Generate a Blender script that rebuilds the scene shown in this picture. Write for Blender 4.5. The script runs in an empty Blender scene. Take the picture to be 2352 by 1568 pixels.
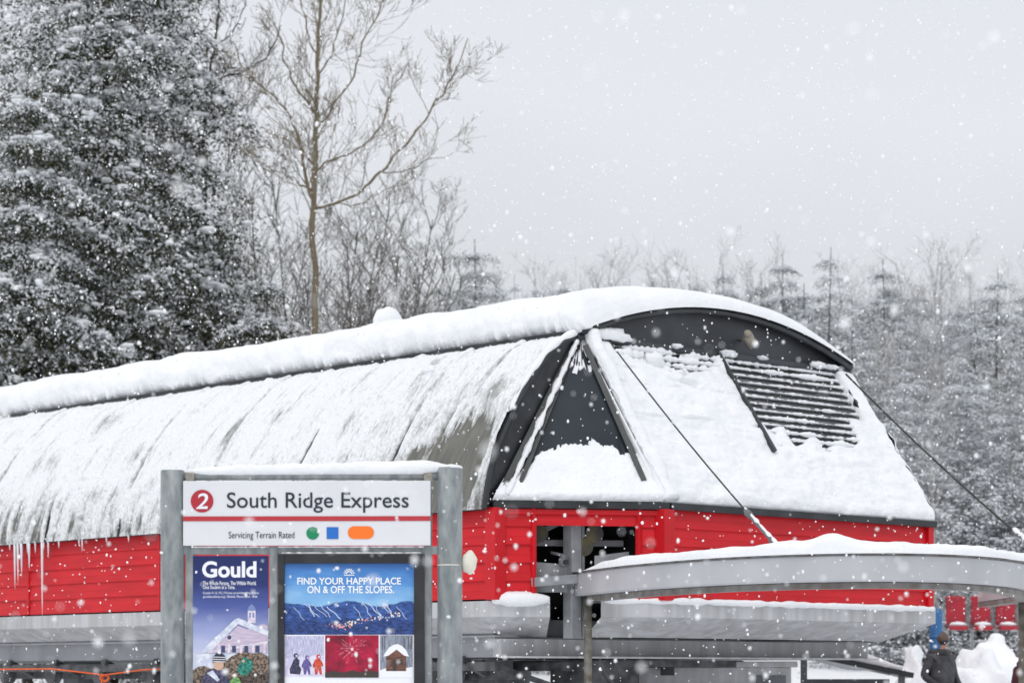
import bpy, math, random
import numpy as np
from mathutils import Vector, noise, Matrix
random.seed(7)
F=5553.0
scene=bpy.context.scene
col=scene.collection
# ---------------------------------------------------------------- materials
def new_mat(name):
    m=bpy.data.materials.new(name); m.use_nodes=True
    return m, m.node_tree.nodes, m.node_tree.links, m.node_tree.nodes['Principled BSDF']
def M(name,c1,c2=None,scale=5,rough=.6,metal=0,bump=0,bscale=40,stretch=(1,1,1),detail=4,lo=.35,hi=.65,spec=.5,bdist=.02):
    m,n,l,b=new_mat(name)
    b.inputs['Roughness'].default_value=rough; b.inputs['Metallic'].default_value=metal
    b.inputs['Specular IOR Level'].default_value=spec
    b.inputs['Base Color'].default_value=(*c1,1)
    tc=n.new('ShaderNodeTexCoord'); mp=n.new('ShaderNodeMapping'); mp.inputs['Scale'].default_value=stretch
    l.new(tc.outputs['Object'],mp.inputs[0])
    if c2:
        t=n.new('ShaderNodeTexNoise'); t.inputs['Scale'].default_value=scale; t.inputs['Detail'].default_value=detail
        r=n.new('ShaderNodeValToRGB'); r.color_ramp.elements[0].position=lo; r.color_ramp.elements[1].position=hi
        r.color_ramp.elements[0].color=(*c1,1); r.color_ramp.elements[1].color=(*c2,1)
        l.new(mp.outputs[0],t.inputs[0]); l.new(t.outputs['Fac'],r.inputs[0]); l.new(r.outputs[0],b.inputs['Base Color'])
    if bump:
        t=n.new('ShaderNodeTexNoise'); t.inputs['Scale'].default_value=bscale; t.inputs['Detail'].default_value=5
        bp=n.new('ShaderNodeBump'); bp.inputs['Strength'].default_value=bump; bp.inputs['Distance'].default_value=bdist
        l.new(mp.outputs[0],t.inputs[0]); l.new(t.outputs['Fac'],bp.inputs['Height']); l.new(bp.outputs[0],b.inputs['Normal'])
    return m
def snowtop(name,c1,c2,thr=.35,scale=20,rough=.8):
    """bark / metal with snow lying on the upward faces"""
    m,n,l,b=new_mat(name); b.inputs['Roughness'].default_value=rough
    g=n.new('ShaderNodeNewGeometry'); s=n.new('ShaderNodeSeparateXYZ'); l.new(g.outputs['Normal'],s.inputs[0])
    tc=n.new('ShaderNodeTexCoord'); t=n.new('ShaderNodeTexNoise'); t.inputs['Scale'].default_value=scale; l.new(tc.outputs['Object'],t.inputs[0])
    a=n.new('ShaderNodeMath'); a.operation='MULTIPLY_ADD'; a.inputs[1].default_value=1.6; l.new(t.outputs['Fac'],a.inputs[0]); l.new(s.outputs['Z'],a.inputs[2])
    r=n.new('ShaderNodeMapRange'); r.inputs[1].default_value=.8+thr; r.inputs[2].default_value=.95+thr; l.new(a.outputs[0],r.inputs[0])
    mx=n.new('ShaderNodeMix'); mx.data_type='RGBA'; l.new(r.outputs[0],mx.inputs[0])
    mc=n.new('ShaderNodeMix'); mc.data_type='RGBA'; l.new(t.outputs['Fac'],mc.inputs[0]); mc.inputs[6].default_value=(*c1,1); mc.inputs[7].default_value=(*c2,1)
    l.new(mc.outputs[2],mx.inputs[6]); mx.inputs[7].default_value=(.85,.87,.9,1); l.new(mx.outputs[2],b.inputs['Base Color'])
    return m
SNOW=M('snow',(.9,.91,.93),(.84,.86,.89),scale=3,rough=.75,bump=.6,bscale=14,spec=.25,bdist=.03)
SNOWT=M('tree_snow',(.88,.9,.92),(.78,.81,.85),scale=8,rough=.8,spec=.2)
def snow_thin():
    m,n,l,b=new_mat('wind_packed_snow'); b.inputs['Roughness'].default_value=.75; b.inputs['Specular IOR Level'].default_value=.25
    uv=n.new('ShaderNodeTexCoord'); mp=n.new('ShaderNodeMapping'); mp.inputs['Scale'].default_value=(520,34,1); l.new(uv.outputs['UV'],mp.inputs[0])
    t=n.new('ShaderNodeTexNoise'); t.inputs['Scale'].default_value=1; t.inputs['Detail'].default_value=7; t.inputs['Roughness'].default_value=.7; l.new(mp.outputs[0],t.inputs[0])
    at=n.new('ShaderNodeAttribute'); at.attribute_name='thin'
    a=n.new('ShaderNodeMath'); a.operation='ADD'; l.new(t.outputs['Fac'],a.inputs[0]); l.new(at.outputs['Fac'],a.inputs[1])
    r=n.new('ShaderNodeMapRange'); r.inputs[1].default_value=.60; r.inputs[2].default_value=1.0; l.new(a.outputs[0],r.inputs[0])
    mx=n.new('ShaderNodeMix'); mx.data_type='RGBA'; l.new(r.outputs[0],mx.inputs[0]); mx.inputs[6].default_value=(.86,.88,.90,1); mx.inputs[7].default_value=(.17,.17,.16,1)
    l.new(mx.outputs[2],b.inputs['Base Color'])
    t2=n.new('ShaderNodeTexNoise'); t2.inputs['Scale'].default_value=24; t2.inputs['Detail'].default_value=6; l.new(uv.outputs['Object'],t2.inputs[0])
    bp=n.new('ShaderNodeBump'); bp.inputs['Strength'].default_value=.8; bp.inputs['Distance'].default_value=.035
    l.new(t2.outputs['Fac'],bp.inputs['Height']); l.new(bp.outputs[0],b.inputs['Normal'])
    return m
THIN=snow_thin()
RED=M('red_siding',(.66,.008,.017),(.54,.006,.013),scale=1.5,rough=.4,bump=.05,bscale=30,stretch=(1,1,6),spec=.35)
REDT=M('red_trim',(.62,.008,.016),(.54,.006,.013),scale=3,rough=.4,spec=.35)
BLACK=M('black_metal',(.012,.014,.017),(.03,.034,.04),scale=4,rough=.4)
GLASS=M('tinted_glass',(.012,.018,.026),(.026,.035,.046),scale=1.2,rough=.12,spec=.35)
OLIVE=M('weathered_shell',(.105,.105,.092),(.165,.165,.145),scale=5,rough=.55,stretch=(1,3,.25))
GREY=M('grey_paint',(.34,.35,.37),(.25,.26,.28),scale=2.5,rough=.5,bump=.05,stretch=(1,1,.35))
GREYD=M('grey_steel',(.16,.17,.18),(.1,.105,.115),scale=3,rough=.5)
STAIN=M('stained_steel',(.54,.55,.57),(.40,.40,.405),scale=3.5,rough=.5,stretch=(2,2,.2))
GALV=M('galvanised_steel',(.17,.20,.21),(.36,.385,.39),scale=17,rough=.45,metal=.12,bump=.06,bscale=60,stretch=(1,1,.4),detail=8,lo=.3,hi=.7)
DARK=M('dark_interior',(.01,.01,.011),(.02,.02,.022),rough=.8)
WHITE=M('white_board',(.76,.77,.80),(.71,.72,.75),scale=3,rough=.4)
ICE=M('ice',(.78,.81,.85),rough=.12)
CABLE=M('dark_cable',(.02,.02,.022),(.05,.05,.05),rough=.6)
def C(r,g,b): 
    f=lambda x:(x/255/12.92 if x<=10 else ((x/255+.055)/1.055)**2.4)
    return (f(r),f(g),f(b))
_fc={}
def flat(r,g,b,rough=.5):
    k=(r,g,b)
    if k not in _fc: _fc[k]=M('print_%d_%d_%d'%k,C(r,g,b),rough=rough)
    return _fc[k]
def printed(name,c1,c2,scale,lo=.4,hi=.6,stretch=(1,1,1)): return M(name,C(*c1),C(*c2),scale=scale,rough=.35,lo=lo,hi=hi,stretch=stretch,detail=8)
def gradz(name,z0,z1,cols,nz=0):
    m,n,l,b=new_mat(name); b.inputs['Roughness'].default_value=.3
    tc=n.new('ShaderNodeTexCoord'); s=n.new('ShaderNodeSeparateXYZ'); l.new(tc.outputs['Object'],s.inputs[0])
    mr=n.new('ShaderNodeMapRange'); mr.inputs[1].default_value=z0; mr.inputs[2].default_value=z1; l.new(s.outputs['Z'],mr.inputs[0])
    src=mr.outputs[0]
    if nz:
        mp=n.new('ShaderNodeMapping'); mp.inputs['Scale'].default_value=(1,1,3); l.new(tc.outputs['Object'],mp.inputs[0])
        t=n.new('ShaderNodeTexNoise'); t.inputs['Scale'].default_value=5; t.inputs['Detail'].default_value=5; l.new(mp.outputs[0],t.inputs[0])
        a=n.new('ShaderNodeMath'); a.operation='MULTIPLY_ADD'; a.inputs[1].default_value=nz; l.new(t.outputs['Fac'],a.inputs[0]); l.new(src,a.inputs[2]); src=a.outputs[0]
        a2=n.new('ShaderNodeMath'); a2.operation='SUBTRACT'; a2.inputs[1].default_value=nz/2; l.new(src,a2.inputs[0]); src=a2.outputs[0]
    r=n.new('ShaderNodeValToRGB'); l.new(src,r.inputs[0])
    e=r.color_ramp.elements
    e[0].position=cols[0][0]; e[0].color=(*C(*cols[0][1]),1); e[1].position=cols[-1][0]; e[1].color=(*C(*cols[-1][1]),1)
    for p,c in cols[1:-1]:
        x=e.new(p); x.color=(*C(*c),1)
    l.new(r.outputs[0],b.inputs['Base Color'])
    return m
# ---------------------------------------------------------------- mesh helpers
class MB:
    def __init__(s): s.v=[];s.f=[];s.m=[]
    def add(s,vs,fs,mi=0):
        o=len(s.v); s.v+= [tuple(p) for p in vs]; s.f+=[tuple(i+o for i in f) for f in fs]; s.m+=[mi]*len(fs)
    def box(s,a,b,mi=0):
        x0,y0,z0=a;x1,y1,z1=b
        s.add([(x0,y0,z0),(x1,y0,z0),(x1,y1,z0),(x0,y1,z0),(x0,y0,z1),(x1,y0,z1),(x1,y1,z1),(x0,y1,z1)],
              [(0,3,2,1),(4,5,6,7),(0,1,5,4),(1,2,6,5),(2,3,7,6),(3,0,4,7)],mi)
    def tube(s,pts,rads,n=6,mi=0,cap=True):
        pts=[Vector(p) for p in pts]
        if not hasattr(rads,'__len__'): rads=[rads]*len(pts)
        vs=[];fs=[]; ref=None
        for i,p in enumerate(pts):
            d=(pts[min(i+1,len(pts)-1)]-pts[max(i-1,0)]).normalized()
            if ref is None: ref=Vector((0,0,1)) if abs(d.z)<.9 else Vector((1,0,0))
            a=d.cross(ref)
            if a.length<1e-4: a=d.orthogonal()
            a.normalize(); b=a.cross(d)
            ref=b
            for k in range(n):
                t=2*math.pi*k/n; vs.append(p+(a*math.cos(t)+b*math.sin(t))*rads[i])
        for i in range(len(pts)-1):
            for k in range(n):
                fs.append((i*n+k,i*n+(k+1)%n,(i+1)*n+(k+1)%n,(i+1)*n+k))
        if cap: fs.append(tuple(range(n))[::-1]); fs.append(tuple((len(pts)-1)*n+k for k in range(n)))
        s.add(vs,fs,mi)
    def beam(s,a,b,w,h,mi=0,up=(0,0,1)):
        a=Vector(a);b=Vector(b);d=(b-a).normalized();up=Vector(up);x=d.cross(up).normalized();y=x.cross(d)
        vs=[]
        for p in(a,b):
            for sx,sy in((-1,-1),(1,-1),(1,1),(-1,1)): vs.append(p+x*sx*w/2+y*sy*h/2)
        s.add(vs,[(0,1,2,3),(7,6,5,4),(0,4,5,1),(1,5,6,2),(2,6,7,3),(3,7,4,0)],mi)
    def blob(s,c,r,seed=0,mi=0,nu=14,nv=9,amp=.18):
        vs=[];fs=[]
        for j in range(nv+1):
            th=math.pi*j/nv
            for i in range(nu):
                ph=2*math.pi*i/nu
                d=Vector((math.sin(th)*math.cos(ph),math.sin(th)*math.sin(ph),math.cos(th)))
                k=1+amp*noise.noise(d*2+Vector((seed*3.1,seed,0)))
                vs.append((c[0]+d.x*r[0]*k,c[1]+d.y*r[1]*k,c[2]+d.z*r[2]*k))
        for j in range(nv):
            for i in range(nu): fs.append((j*nu+i,(j+1)*nu+i,(j+1)*nu+(i+1)%nu,j*nu+(i+1)%nu))
        s.add(vs,fs,mi)
    def obj(s,name,mats,parent=None,smooth=False,bevel=0):
        me=bpy.data.meshes.new(name); me.from_pydata(s.v,[],s.f)
        for m in (mats if isinstance(mats,(list,tuple)) else [mats]): me.materials.append(m)
        me.polygons.foreach_set('material_index',s.m)
        if smooth: me.polygons.foreach_set('use_smooth',[True]*len(s.f))
        me.update(); o=bpy.data.objects.new(name,me); col.objects.link(o)
        if parent: o.parent=parent
        if bevel:
            b=o.modifiers.new('bevel','BEVEL'); b.width=bevel; b.segments=2; b.limit_method='ANGLE'
        return o
def empty(name,loc,label,cat,rot=0,group=None,kind=None):
    o=bpy.data.objects.new(name,None); o.location=loc; o.rotation_euler=(0,0,rot); o.empty_display_size=.3; col.objects.link(o)
    tag(o,label,cat,group); return o
def tag(o,label,cat,group=None):
    o['label']=label;o['category']=cat
    if group:o['group']=group
def grid(name,nu,nv,fn,mats,parent=None,attr=None,smooth=True):
    vs=[];at=[]
    for j in range(nv+1):
        for i in range(nu+1):
            r=fn(i/nu,j/nv)
            vs.append(tuple(r[0]) if attr else tuple(r))
            if attr: at.append(r[1])
    w=nu+1
    fs=[(j*w+i,j*w+i+1,(j+1)*w+i+1,(j+1)*w+i) for j in range(nv) for i in range(nu)]
    me=bpy.data.meshes.new(name); me.from_pydata(vs,[],fs); me.materials.append(mats)
    me.polygons.foreach_set('use_smooth',[smooth]*len(fs))
    ul=me.uv_layers.new(name='UVMap'); li=np.empty(len(me.loops),dtype=np.int32); me.loops.foreach_get('vertex_index',li)
    u=(li%w)/nu; v=(li//w)/nv; ul.data.foreach_set('uv',np.stack([u,v],1).ravel().astype(np.float32))
    if attr:
        a=me.attributes.new(attr,'FLOAT','POINT'); a.data.foreach_set('value',at)
    me.update(); o=bpy.data.objects.new(name,me); col.objects.link(o)
    if parent:o.parent=parent
    return o
def nz(x,y,z=0): return noise.noise(Vector((x,y,z)))
def sm(a,b,x):
    t=min(1,max(0,(x-a)/(b-a))); return t*t*(3-2*t)
def lerp(a,b,t): return tuple(a[i]+(b[i]-a[i])*t for i in range(len(a)))
def pl(pts,t):
    """smooth interpolation along a list of points"""
    n=len(pts)-1; x=t*n; i=min(int(x),n-1); f=x-i
    p0=pts[max(i-1,0)];p1=pts[i];p2=pts[i+1];p3=pts[min(i+2,n)]
    return tuple(.5*((2*p1[k])+(-p0[k]+p2[k])*f+(2*p0[k]-5*p1[k]+4*p2[k]-p3[k])*f*f+(-p0[k]+3*p1[k]-3*p2[k]+p3[k])*f**3) for k in range(len(p1)))
# ---------------------------------------------------------------- ground
def g(x,y):
    h=0
    if y>28: h+=.07*(min(y,42)-28)*sm(2,6,x)
    if y>42: h+=.065*(min(y,260)-42)
    if y>36: h+=.15*nz(x*.12,y*.12)*sm(36,48,y)
    return h
def gfn(a,b):
    x=(a-.5)*2; x=x*80+ (x**5)*1400; y=-30+b*110+ (b**5)*1500
    return (x,y,g(x,y))
gr=grid('ground',160,160,gfn,SNOW); gr['kind']='structure'
def hfn(a,b):
    x=-500+a*1100
    top=57+9*math.sin(x*.011+.4)+5*nz(x*.02,3)-18*sm(60,-160,x)
    return (x,330+b*260,10+top*(1-(1-b)**2)+1.2*nz(x*.07,b*8))
hl=grid('distant_hill',120,20,hfn,M('hazy_hillside',(.62,.64,.67),(.66,.68,.71),scale=.02,rough=1,spec=0)); hl['kind']='structure'  # distance haze painted in: hill colour kept close to the sky
# ---------------------------------------------------------------- lift station
TH=math.atan2(.68,.733)
st=empty('lift_station',(-.215,26,0),'snow covered red chairlift terminal with black framed front','lift station',rot=TH)
LEN=17.0; U0=.24
Lp=[(-.13,3.38),(-.02,3.80),(.19,4.19),(.58,4.74),(1.08,5.22),(1.56,5.44)]
Rp=[(7.60,3.42),(7.46,3.75),(7.18,4.15),(6.80,4.66),(6.46,5.1),(6.22,5.44)]
def prof(P,t):
    a=pl(P,t); b=pl(P,min(1,t+.01)); c=pl(P,max(0,t-.01))
    dx,dz=b[0]-c[0],b[1]-c[1]; L=math.hypot(dx,dz); s=-1 if P is Lp else 1
    return a,(s*dz/L, -s*dx/L)   # outward normal
def ustart(t): return U0*t**1.5
def shell(P):
    def f(a,b):
        p,_=prof(P,b); u=ustart(b); return (p[0],u+a*(LEN-u),p[1])
    return f
grid('side_shell',60,20,shell(Lp),OLIVE,st)
grid('side_shell',60,20,shell(Rp),OLIVE,st)
SEAM=.872
def snow_side(P,seed):
    def f(a,b):
        t=b; u0=ustart(b); u=u0+a*(LEN-u0)
        n1=nz(u*.7,t*2.0,seed); n2=nz(u*8+t*2.4,t*2.6,seed+5); n3=nz(u*20,t*24,seed+9); n4=nz(u*2.6,t*5,seed+2); n5=nz(u*24+t*3,t*5,seed+7); n6=nz(u*5,t*9,seed+12)
        th=.042+.02*n1+.018*n4+.010*n3+.005*n5
        low=sm(.52,.0,t)
        th-=low*(.016+.034*max(0,n2+.10+.7*n6)+.026*max(0,n5+.7*n6))
        pm=sm(1.70,1.10,u+.5*n4+.45*n2+.30*n5+.9*(t-.1))*sm(.05,.2,t)*sm(.60,.38,t+.15*n2+.10*n5)*sm(.12,.32,u+.25*n5) if seed==1 else 0
        th-=.085*pm
        q=(u%SEAM); q=min(q,SEAM-q); big=(int((u+SEAM/2)/SEAM)%2==0)
        sv=max(0,(.55 if big else .10)+1.2*nz(u*.5,t*4.5,seed+20))
        th-=(.075 if big else .05)*math.exp(-(q/.022)**2)*sv
        q2=(u%SEAM); th+=.018*math.exp(-((q2-.09)/.05)**2)
        thin=.22*sm(.03,-.004,th)+.15*low*(1+1.0*n2)+.15*max(0,n5+n6)+.26*max(0,n4)*max(0,.7+n6)+.22*math.exp(-(q/.035)**2)*sv+.03
        thin+=.10*sm(3.4,1.0,u)*sm(.95,.5,t)*(1+n2) if seed==1 else 0
        thin*=1-.75*sm(.82,.96,t)
        p,n=prof(P,t)
        th=max(th,-.02)*(1-.6*sm(.95,1,t))*(1-.85*sm(.08,0,t))
        return ((p[0]+n[0]*th,u,p[1]+n[1]*th),thin)
    return f
grid('side_snow',1250,90,snow_side(Lp,1),THIN,st,attr='thin')
grid('side_snow',240,40,snow_side(Rp,2),THIN,st,attr='thin')
mb=MB()
for k in range(1,int(LEN/SEAM)+1):
    if k%2==0:
        mb.tube([(lambda p,n:(p[0]+n[0]*.006,k*SEAM,p[1]+n[1]*.006))(*prof(Lp,t/14)) for t in range(15)],.014,5)
mb.obj('seam_ribs',BLACK,st)
# roof cap
def arch(v): return 5.47+.46*max(0,(1-((v-3.86)/2.39)**2))
VR=6.22
rv=[1.48+ (VR-1.48)*i/24 for i in range(25)]
def rf(a,b):
    v=rv[0]+(rv[-1]-rv[0])*b; return (v,U0-.12+a*(LEN-U0+.1),arch(v))
grid('roof',20,24,rf,BLACK,st)
mb=MB()
mb.tube([(v,U0-.1,arch(v)-.03) for v in rv],.045,6,0)
mb.obj('roof_rim',BLACK,st,smooth=True)
mb=MB()
pts=[(v,U0,arch(v)-.03) for v in rv]+[(VR,U0,5.38),(1.5,U0,5.38)]
mb.add(pts,[tuple(range(len(pts)))],0)
mb.beam((1.45,U0-.04,5.40),(VR+.03,U0-.04,5.40),.09,.07,0)
for v in (2.75,3.9,5.05): mb.beam((v,U0-.02,5.43),(v,U0-.02,arch(v)-.05),.03,.03,0)
mb.obj('front_fascia',M('fascia',(.02,.023,.028),(.045,.05,.058),scale=2,rough=.45),st)
mb=MB()
mb.box((1.35,U0+.1,5.325),(1.60,LEN,5.455)); mb.box((VR-.08,U0,5.36),(VR+.06,LEN,5.455))
mb.obj('gutter',BLACK,st)
Sp=[(1.60,5.45),(1.46,5.47),(1.36,5.58),(1.37,5.74),(1.50,5.87),(1.80,5.98),(2.4,6.08),(3.1,6.18),(3.86,6.23),(4.6,6.14),(5.3,5.98),(5.85,5.78),(6.2,5.6),(6.26,5.5),(6.2,5.46)]
def rsn(a,b):
    us=U0-.17; u=us+ (a**1.3)*(LEN-us+.03); d=u-us
    p=pl(Sp,b); k=math.sqrt(max(0,1-(1-min(1,d/.28))**2))
    base=(min(max(p[0],1.5),VR),0); bz=arch(base[0])
    front=sm(1.2,0,d)
    x=base[0]+(p[0]-base[0])*k; z=bz+(p[1]-bz)*k*(1-.12*front)
    n=nz(u*1.6,b*6,3)*.05+nz(u*5,b*14,7)*.018+nz(u*13,b*40,7)*.007
    s=math.sin(math.pi*b)
    x+=-n*1.3*k*(1 if b<.35 else 0); z+=n*k*(.5+s)
    if b<.18:
        q=max(0,nz(u*3.2,9,1))*.08+max(0,nz(u*11,5,1))*.11+max(0,nz(u*26,5,4))*.09
        z-=q*k*math.sin(math.pi*min(1,b/.18))
    return (x,u,z)
grid('roof_snow',760,76,rsn,SNOW,st)
mb=MB(); mb.blob((2.55,4.8,6.16),(.2,.17,.19),3); mb.obj('roof_vent_snow',SNOW,st,smooth=True)
mb=MB(); mb.blob((1.36,5.75,5.32),(.13,.2,.1),8,amp=.4); mb.blob((1.24,5.93,5.25),(.09,.14,.06),5,amp=.4); mb.obj('snow_clump',SNOW,st,smooth=True)
mb=MB(); mb.blob((.9,2.05,5.14),(.08,.1,.06),5,amp=.4); mb.obj('snow_clump',SNOW,st,smooth=True)
rng=random.Random(4)
# front geometry
Bl=(1.59,-1.07,3.47);Br=(6.25,-1.07,3.47);Tl=(1.62,U0,5.38);Tr=(6.18,U0,5.38)
nf=Vector((0,-(5.38-3.47),U0+1.07)).normalized()
def FP(a,b,o=0):
    p=Vector(lerp(lerp(Bl,Br,a),lerp(Tl,Tr,a),b)); return p+nf*o
mb=MB()
mb.add([FP(0,0,-.05),FP(1,0,-.05),FP(1,1,-.05),FP(0,1,-.05)],[(0,1,2,3)])
mb.obj('front_panel',BLACK,st)
mb=MB(); ms=MB()
def slat(a0,a1,b,sn,seed):
    mb.beam(FP(a0,b,.0),FP(a1,b,.0),.075,.02,0,up=(0,-.35,1))
    pts=[];rr=[];N=90
    for k in range(N+1):
        s=a0+.005+(a1-a0-.01)*k/N; w=nz(s*14,seed*3.3,2)+.7*nz(s*60,seed,4)
        pts.append(FP(s,b,.03)+Vector((0,0,.012))); rr.append(max(.0015,sn+sn*1.6*w))
    ms.tube(pts,rr,6)
for i in range(14):
    b=.37+i*.046; slat(.49,.95,b,.012+.016*sm(.70,.40,b)+.008*sm(.85,.95,b),i)
for i in range(4): slat(.04,.47,.84+i*.042,.030,i+20)
mb.obj('louver',M('louver_metal',(.010,.011,.014),(.02,.022,.026),rough=.5),st)
ms.obj('louver_snow',SNOW,st,smooth=True)
mb=MB()
mb.beam(FP(.475,1,.06),FP(.485,.36,.06),.05,.09,0,up=nf)
mb.beam(FP(.965,1,.04),FP(.957,.64,.04),.04,.08,0,up=nf)
mb.beam(FP(0,.985,.03),FP(1,.985,.03),.05,.08,0,up=nf)
mb.obj('front_frame',BLACK,st)
def fsn(a,b):
    a2=-.01+a*1.02; b2=-.015+b*1.0
    n1=nz(a2*5,b2*4,11); n2=nz(a2*16,b2*14,12); n3=nz(a2*42,b2*34,13)
    th=.085+.035*n1+.028*n2+.012*n3
    th*=sm(-.02,.05,b2)**.5
    e1=.45+.06*n2+.05*n1 + .10*sm(.75,.95,a2)+.13*sm(.66,.50,a2)
    m=sm(.488,.5,a2)*sm(.958,.945,a2+.01*n2)*sm(e1-.03,e1+.02,b2)
    m=m*(1- sm(.86,.90,a2+.02*n2)*sm(.72,.62,b2+.05*n2))
    th-=.2*m
    m2=sm(.47,.44,a2)*sm(.06,.12,a2)*sm(.88,.95,b2+.16*n1+.16*n2+.04*(1-a2))
    th-=.13*m2
    th-=.1*sm(.975,.99,b2)
    th-=.025*math.exp(-((b2-.52)/.006)**2)*max(0,.5+2*n2)*(a2<.48)
    th-=.02*math.exp(-((b2-.72)/.005)**2)*max(0,.4+2*n2)*(a2<.48)
    th+=.05*math.exp(-((b2-.33-.05*n2)/.04)**2)*sm(.45,.55,a2)*sm(.9,.8,a2)*(.6+n2)
    th=max(th,-.045)
    p=FP(a2,max(b2,0),th)
    if b2<0: p=FP(a2,0,th)+Vector((0,.03,-.03))
    return p
grid('front_snow',360,200,fsn,SNOW,st)
Cc=(0,0,3.47);Pk=(1.56,U0,5.42)
def TPf(A,B,P):
    A=Vector(A);B=Vector(B);P=Vector(P); n=(B-A).cross(P-A).normalized()
    if n.y>0: n=-n
    def f(a,b,o=0): 
        return (A*(1-a)+B*a)*(1-b)+P*b+n*o
    return f
TL=TPf(Cc,Bl,Pk)
mb=MB(); mb.add([TL(0,0),TL(1,0),TL(.5,1)],[(0,1,2)]); mb.obj('corner_window',GLASS,st)
mb=MB()
pp=[(lambda p:(p[0],ustart(t/20)-.012,p[1]))(prof(Lp,t/20)[0]) for t in range(21)]
inner=[tuple(TL(.0,t/20,.0)) for t in range(21)]
for i in range(20):
    a,b=pp[i],pp[i+1]; c,d=inner[i+1],inner[i]
    mb.add([a,b,c,d],[(0,1,2,3)])
mb.tube([(p[0],p[1]-.01,p[2]) for p in pp],.035,6)
mb.beam(TL(.03,.02,.03),TL(.03,.97,.03),.05,.07,0,up=(1,-1,0))
mb.beam(TL(.12,.05,.03),TL(.12,.93,.03),.025,.05,0,up=(1,-1,0))
mb.beam(TL(.92,.12,.03),TL(.92,.93,.03),.035,.06,0,up=(1,-1,0))
mb.obj('corner_frame',BLACK,st)
def tsn(a,b):
    n1=nz(a*4,b*4,21); n2=nz(a*12,b*12,22); n3=nz(a*40,b*40,25); n4=nz(a*90,b*90,2)
    top=.35-.30*(a-.55)**2-.12*sm(.22,0,a)+.025*n1+.03*n2+.02*n3
    th=.055*sm(top+.012,top-.03,b)+.06*sm(.16,0,b)-.03+.006*n1+.005*n2+.008*n3+.004*n4
    th=max(th,.03*sm(.72,.80,b-.10*n2-.06*n1)-.03+.03*n2*sm(.7,.8,b))
    th=max(th,.06*sm(.95,.985,a)-.02)
    th*=sm(-.01,.04,b)**.5
    return TL(a,b*.985,max(th,-.02))
grid('corner_snow',150,150,tsn,SNOW,st)
mb=MB()
pts=[];rr=[]
for k in range(61):
    s=k/60; n=nz(s*7,3,3); pts.append(Vector(lerp((1.64,-1.06,3.50),(1.66,U0-.05,5.44),s))+Vector((.03*n,-.03,.03*n))); rr.append(.080+.035*n+.018*nz(s*25,1,1)+.03*sm(.3,0,s)+.03*sm(.8,1,s))
mb.tube(pts,rr,12)
mb.obj('frame_snow',SNOW,st,smooth=True)
mb=MB(); pts=[];rr=[]
for k in range(81):
    s=k/80; pts.append(TL(.07,.02+.93*s,.06)); rr.append(max(.008,.030+.024*nz(s*12,7,1)+.010*nz(s*50,2)))
mb.tube(pts,rr,6)
mb.obj('frame_snow',SNOW,st,smooth=True)
mb=MB(); pts=[];rr=[]
for k in range(41):
    s=k/40; t=.5+.5*s; p,n=prof(Lp,t); pts.append(Vector((p[0]+n[0]*.03,ustart(t),p[1]+n[1]*.03))); rr.append(.02+.045*s+.02*nz(s*9,7,1))
mb.tube(pts,rr,8)
mb.obj('frame_snow',SNOW,st,smooth=True)
# right chamfer
E=(7.56,0,3.47)
def TR(a,b,o=0):
    A=Vector(Br);B=Vector(E);P=Vector((6.23,U0,5.42)); return (A*(1-a)+B*a)*(1-b)+P*b+Vector((.6,-.6,.4))*o
mb=MB(); mb.add([TR(0,0),TR(1,0),TR(.5,1)],[(0,1,2)])
mb.tube([(lambda p:(p[0],ustart(t/20)-.01,p[1]))(prof(Rp,t/20)[0]) for t in range(21)],.04,6)
mb.obj('corner_panel',BLACK,st)
grid('corner_snow',50,60,lambda a,b:TR(a,b*.97,(.10+.05*nz(a*5,b*6,31)+.03*nz(a*20,b*20,3))*sm(-.02,.05,b)**.5*(.35+.65*sm(.75,.5,b)+.3*a)),SNOW,st)
for v,r,dz in ((1.95,.16,.06),(2.12,.11,.0),(3.05,.06,-.02),(3.95,.10,-.02),(4.55,.06,-.02),(5.6,.11,-.01),(5.85,.08,-.02),(2.55,.11,-.16)):
    mb=MB(); dn=dz<-.1
    mb.blob((v,U0-.09-(.12 if dn else 0),5.44+dz*.5+(dz if dn else 0)),(r*1.5,.06,r*.42+(.06 if dn else 0)),v*7,amp=.5)
    mb.obj('snow_clump',SNOW,st,smooth=True)
mb=MB(); mb.tube([(4.12,U0-.24,5.66),(4.3,U0-.14,5.57)],[.055,.07],14); mb.tube([(4.08,U0-.26,5.68),(4.12,U0-.24,5.66)],[.03,.055],14); mb.beam((4.25,U0,5.62),(4.22,U0-.17,5.62),.03,.03)
mb.obj('floodlight',M('lamp_housing',(.28,.25,.2),(.36,.33,.28),rough=.5),st,smooth=True)
# red walls
ZB,ZT=2.42,3.40
def siding(mb,p0,p1,z0,z1,laps=5,zb=ZB,zt=ZT):
    p0=Vector((p0[0],p0[1],0));p1=Vector((p1[0],p1[1],0));d=(p1-p0).normalized();n=Vector((d.y,-d.x,0))
    H=(zt-zb)/laps
    for i in range(laps):
        a=max(z0,zb+i*H);b=min(z1,zb+(i+1)*H)
        if b-a<.01: continue
        q=[p0+n*.026+Vector((0,0,a)),p1+n*.026+Vector((0,0,a)),p1+n*.004+Vector((0,0,b)),p0+n*.004+Vector((0,0,b))]
        mb.add(q,[(0,1,2,3)]); mb.add([p0+Vector((0,0,a)),p1+Vector((0,0,a)),q[1],q[0]],[(0,1,2,3)])
        m0=p0+n*.015+Vector((0,0,a+(b-a)*.45));m1=p1+n*.015+Vector((0,0,a+(b-a)*.45))
        mb.beam(m0+n*.001,m1+n*.001,.006,.005)
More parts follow.
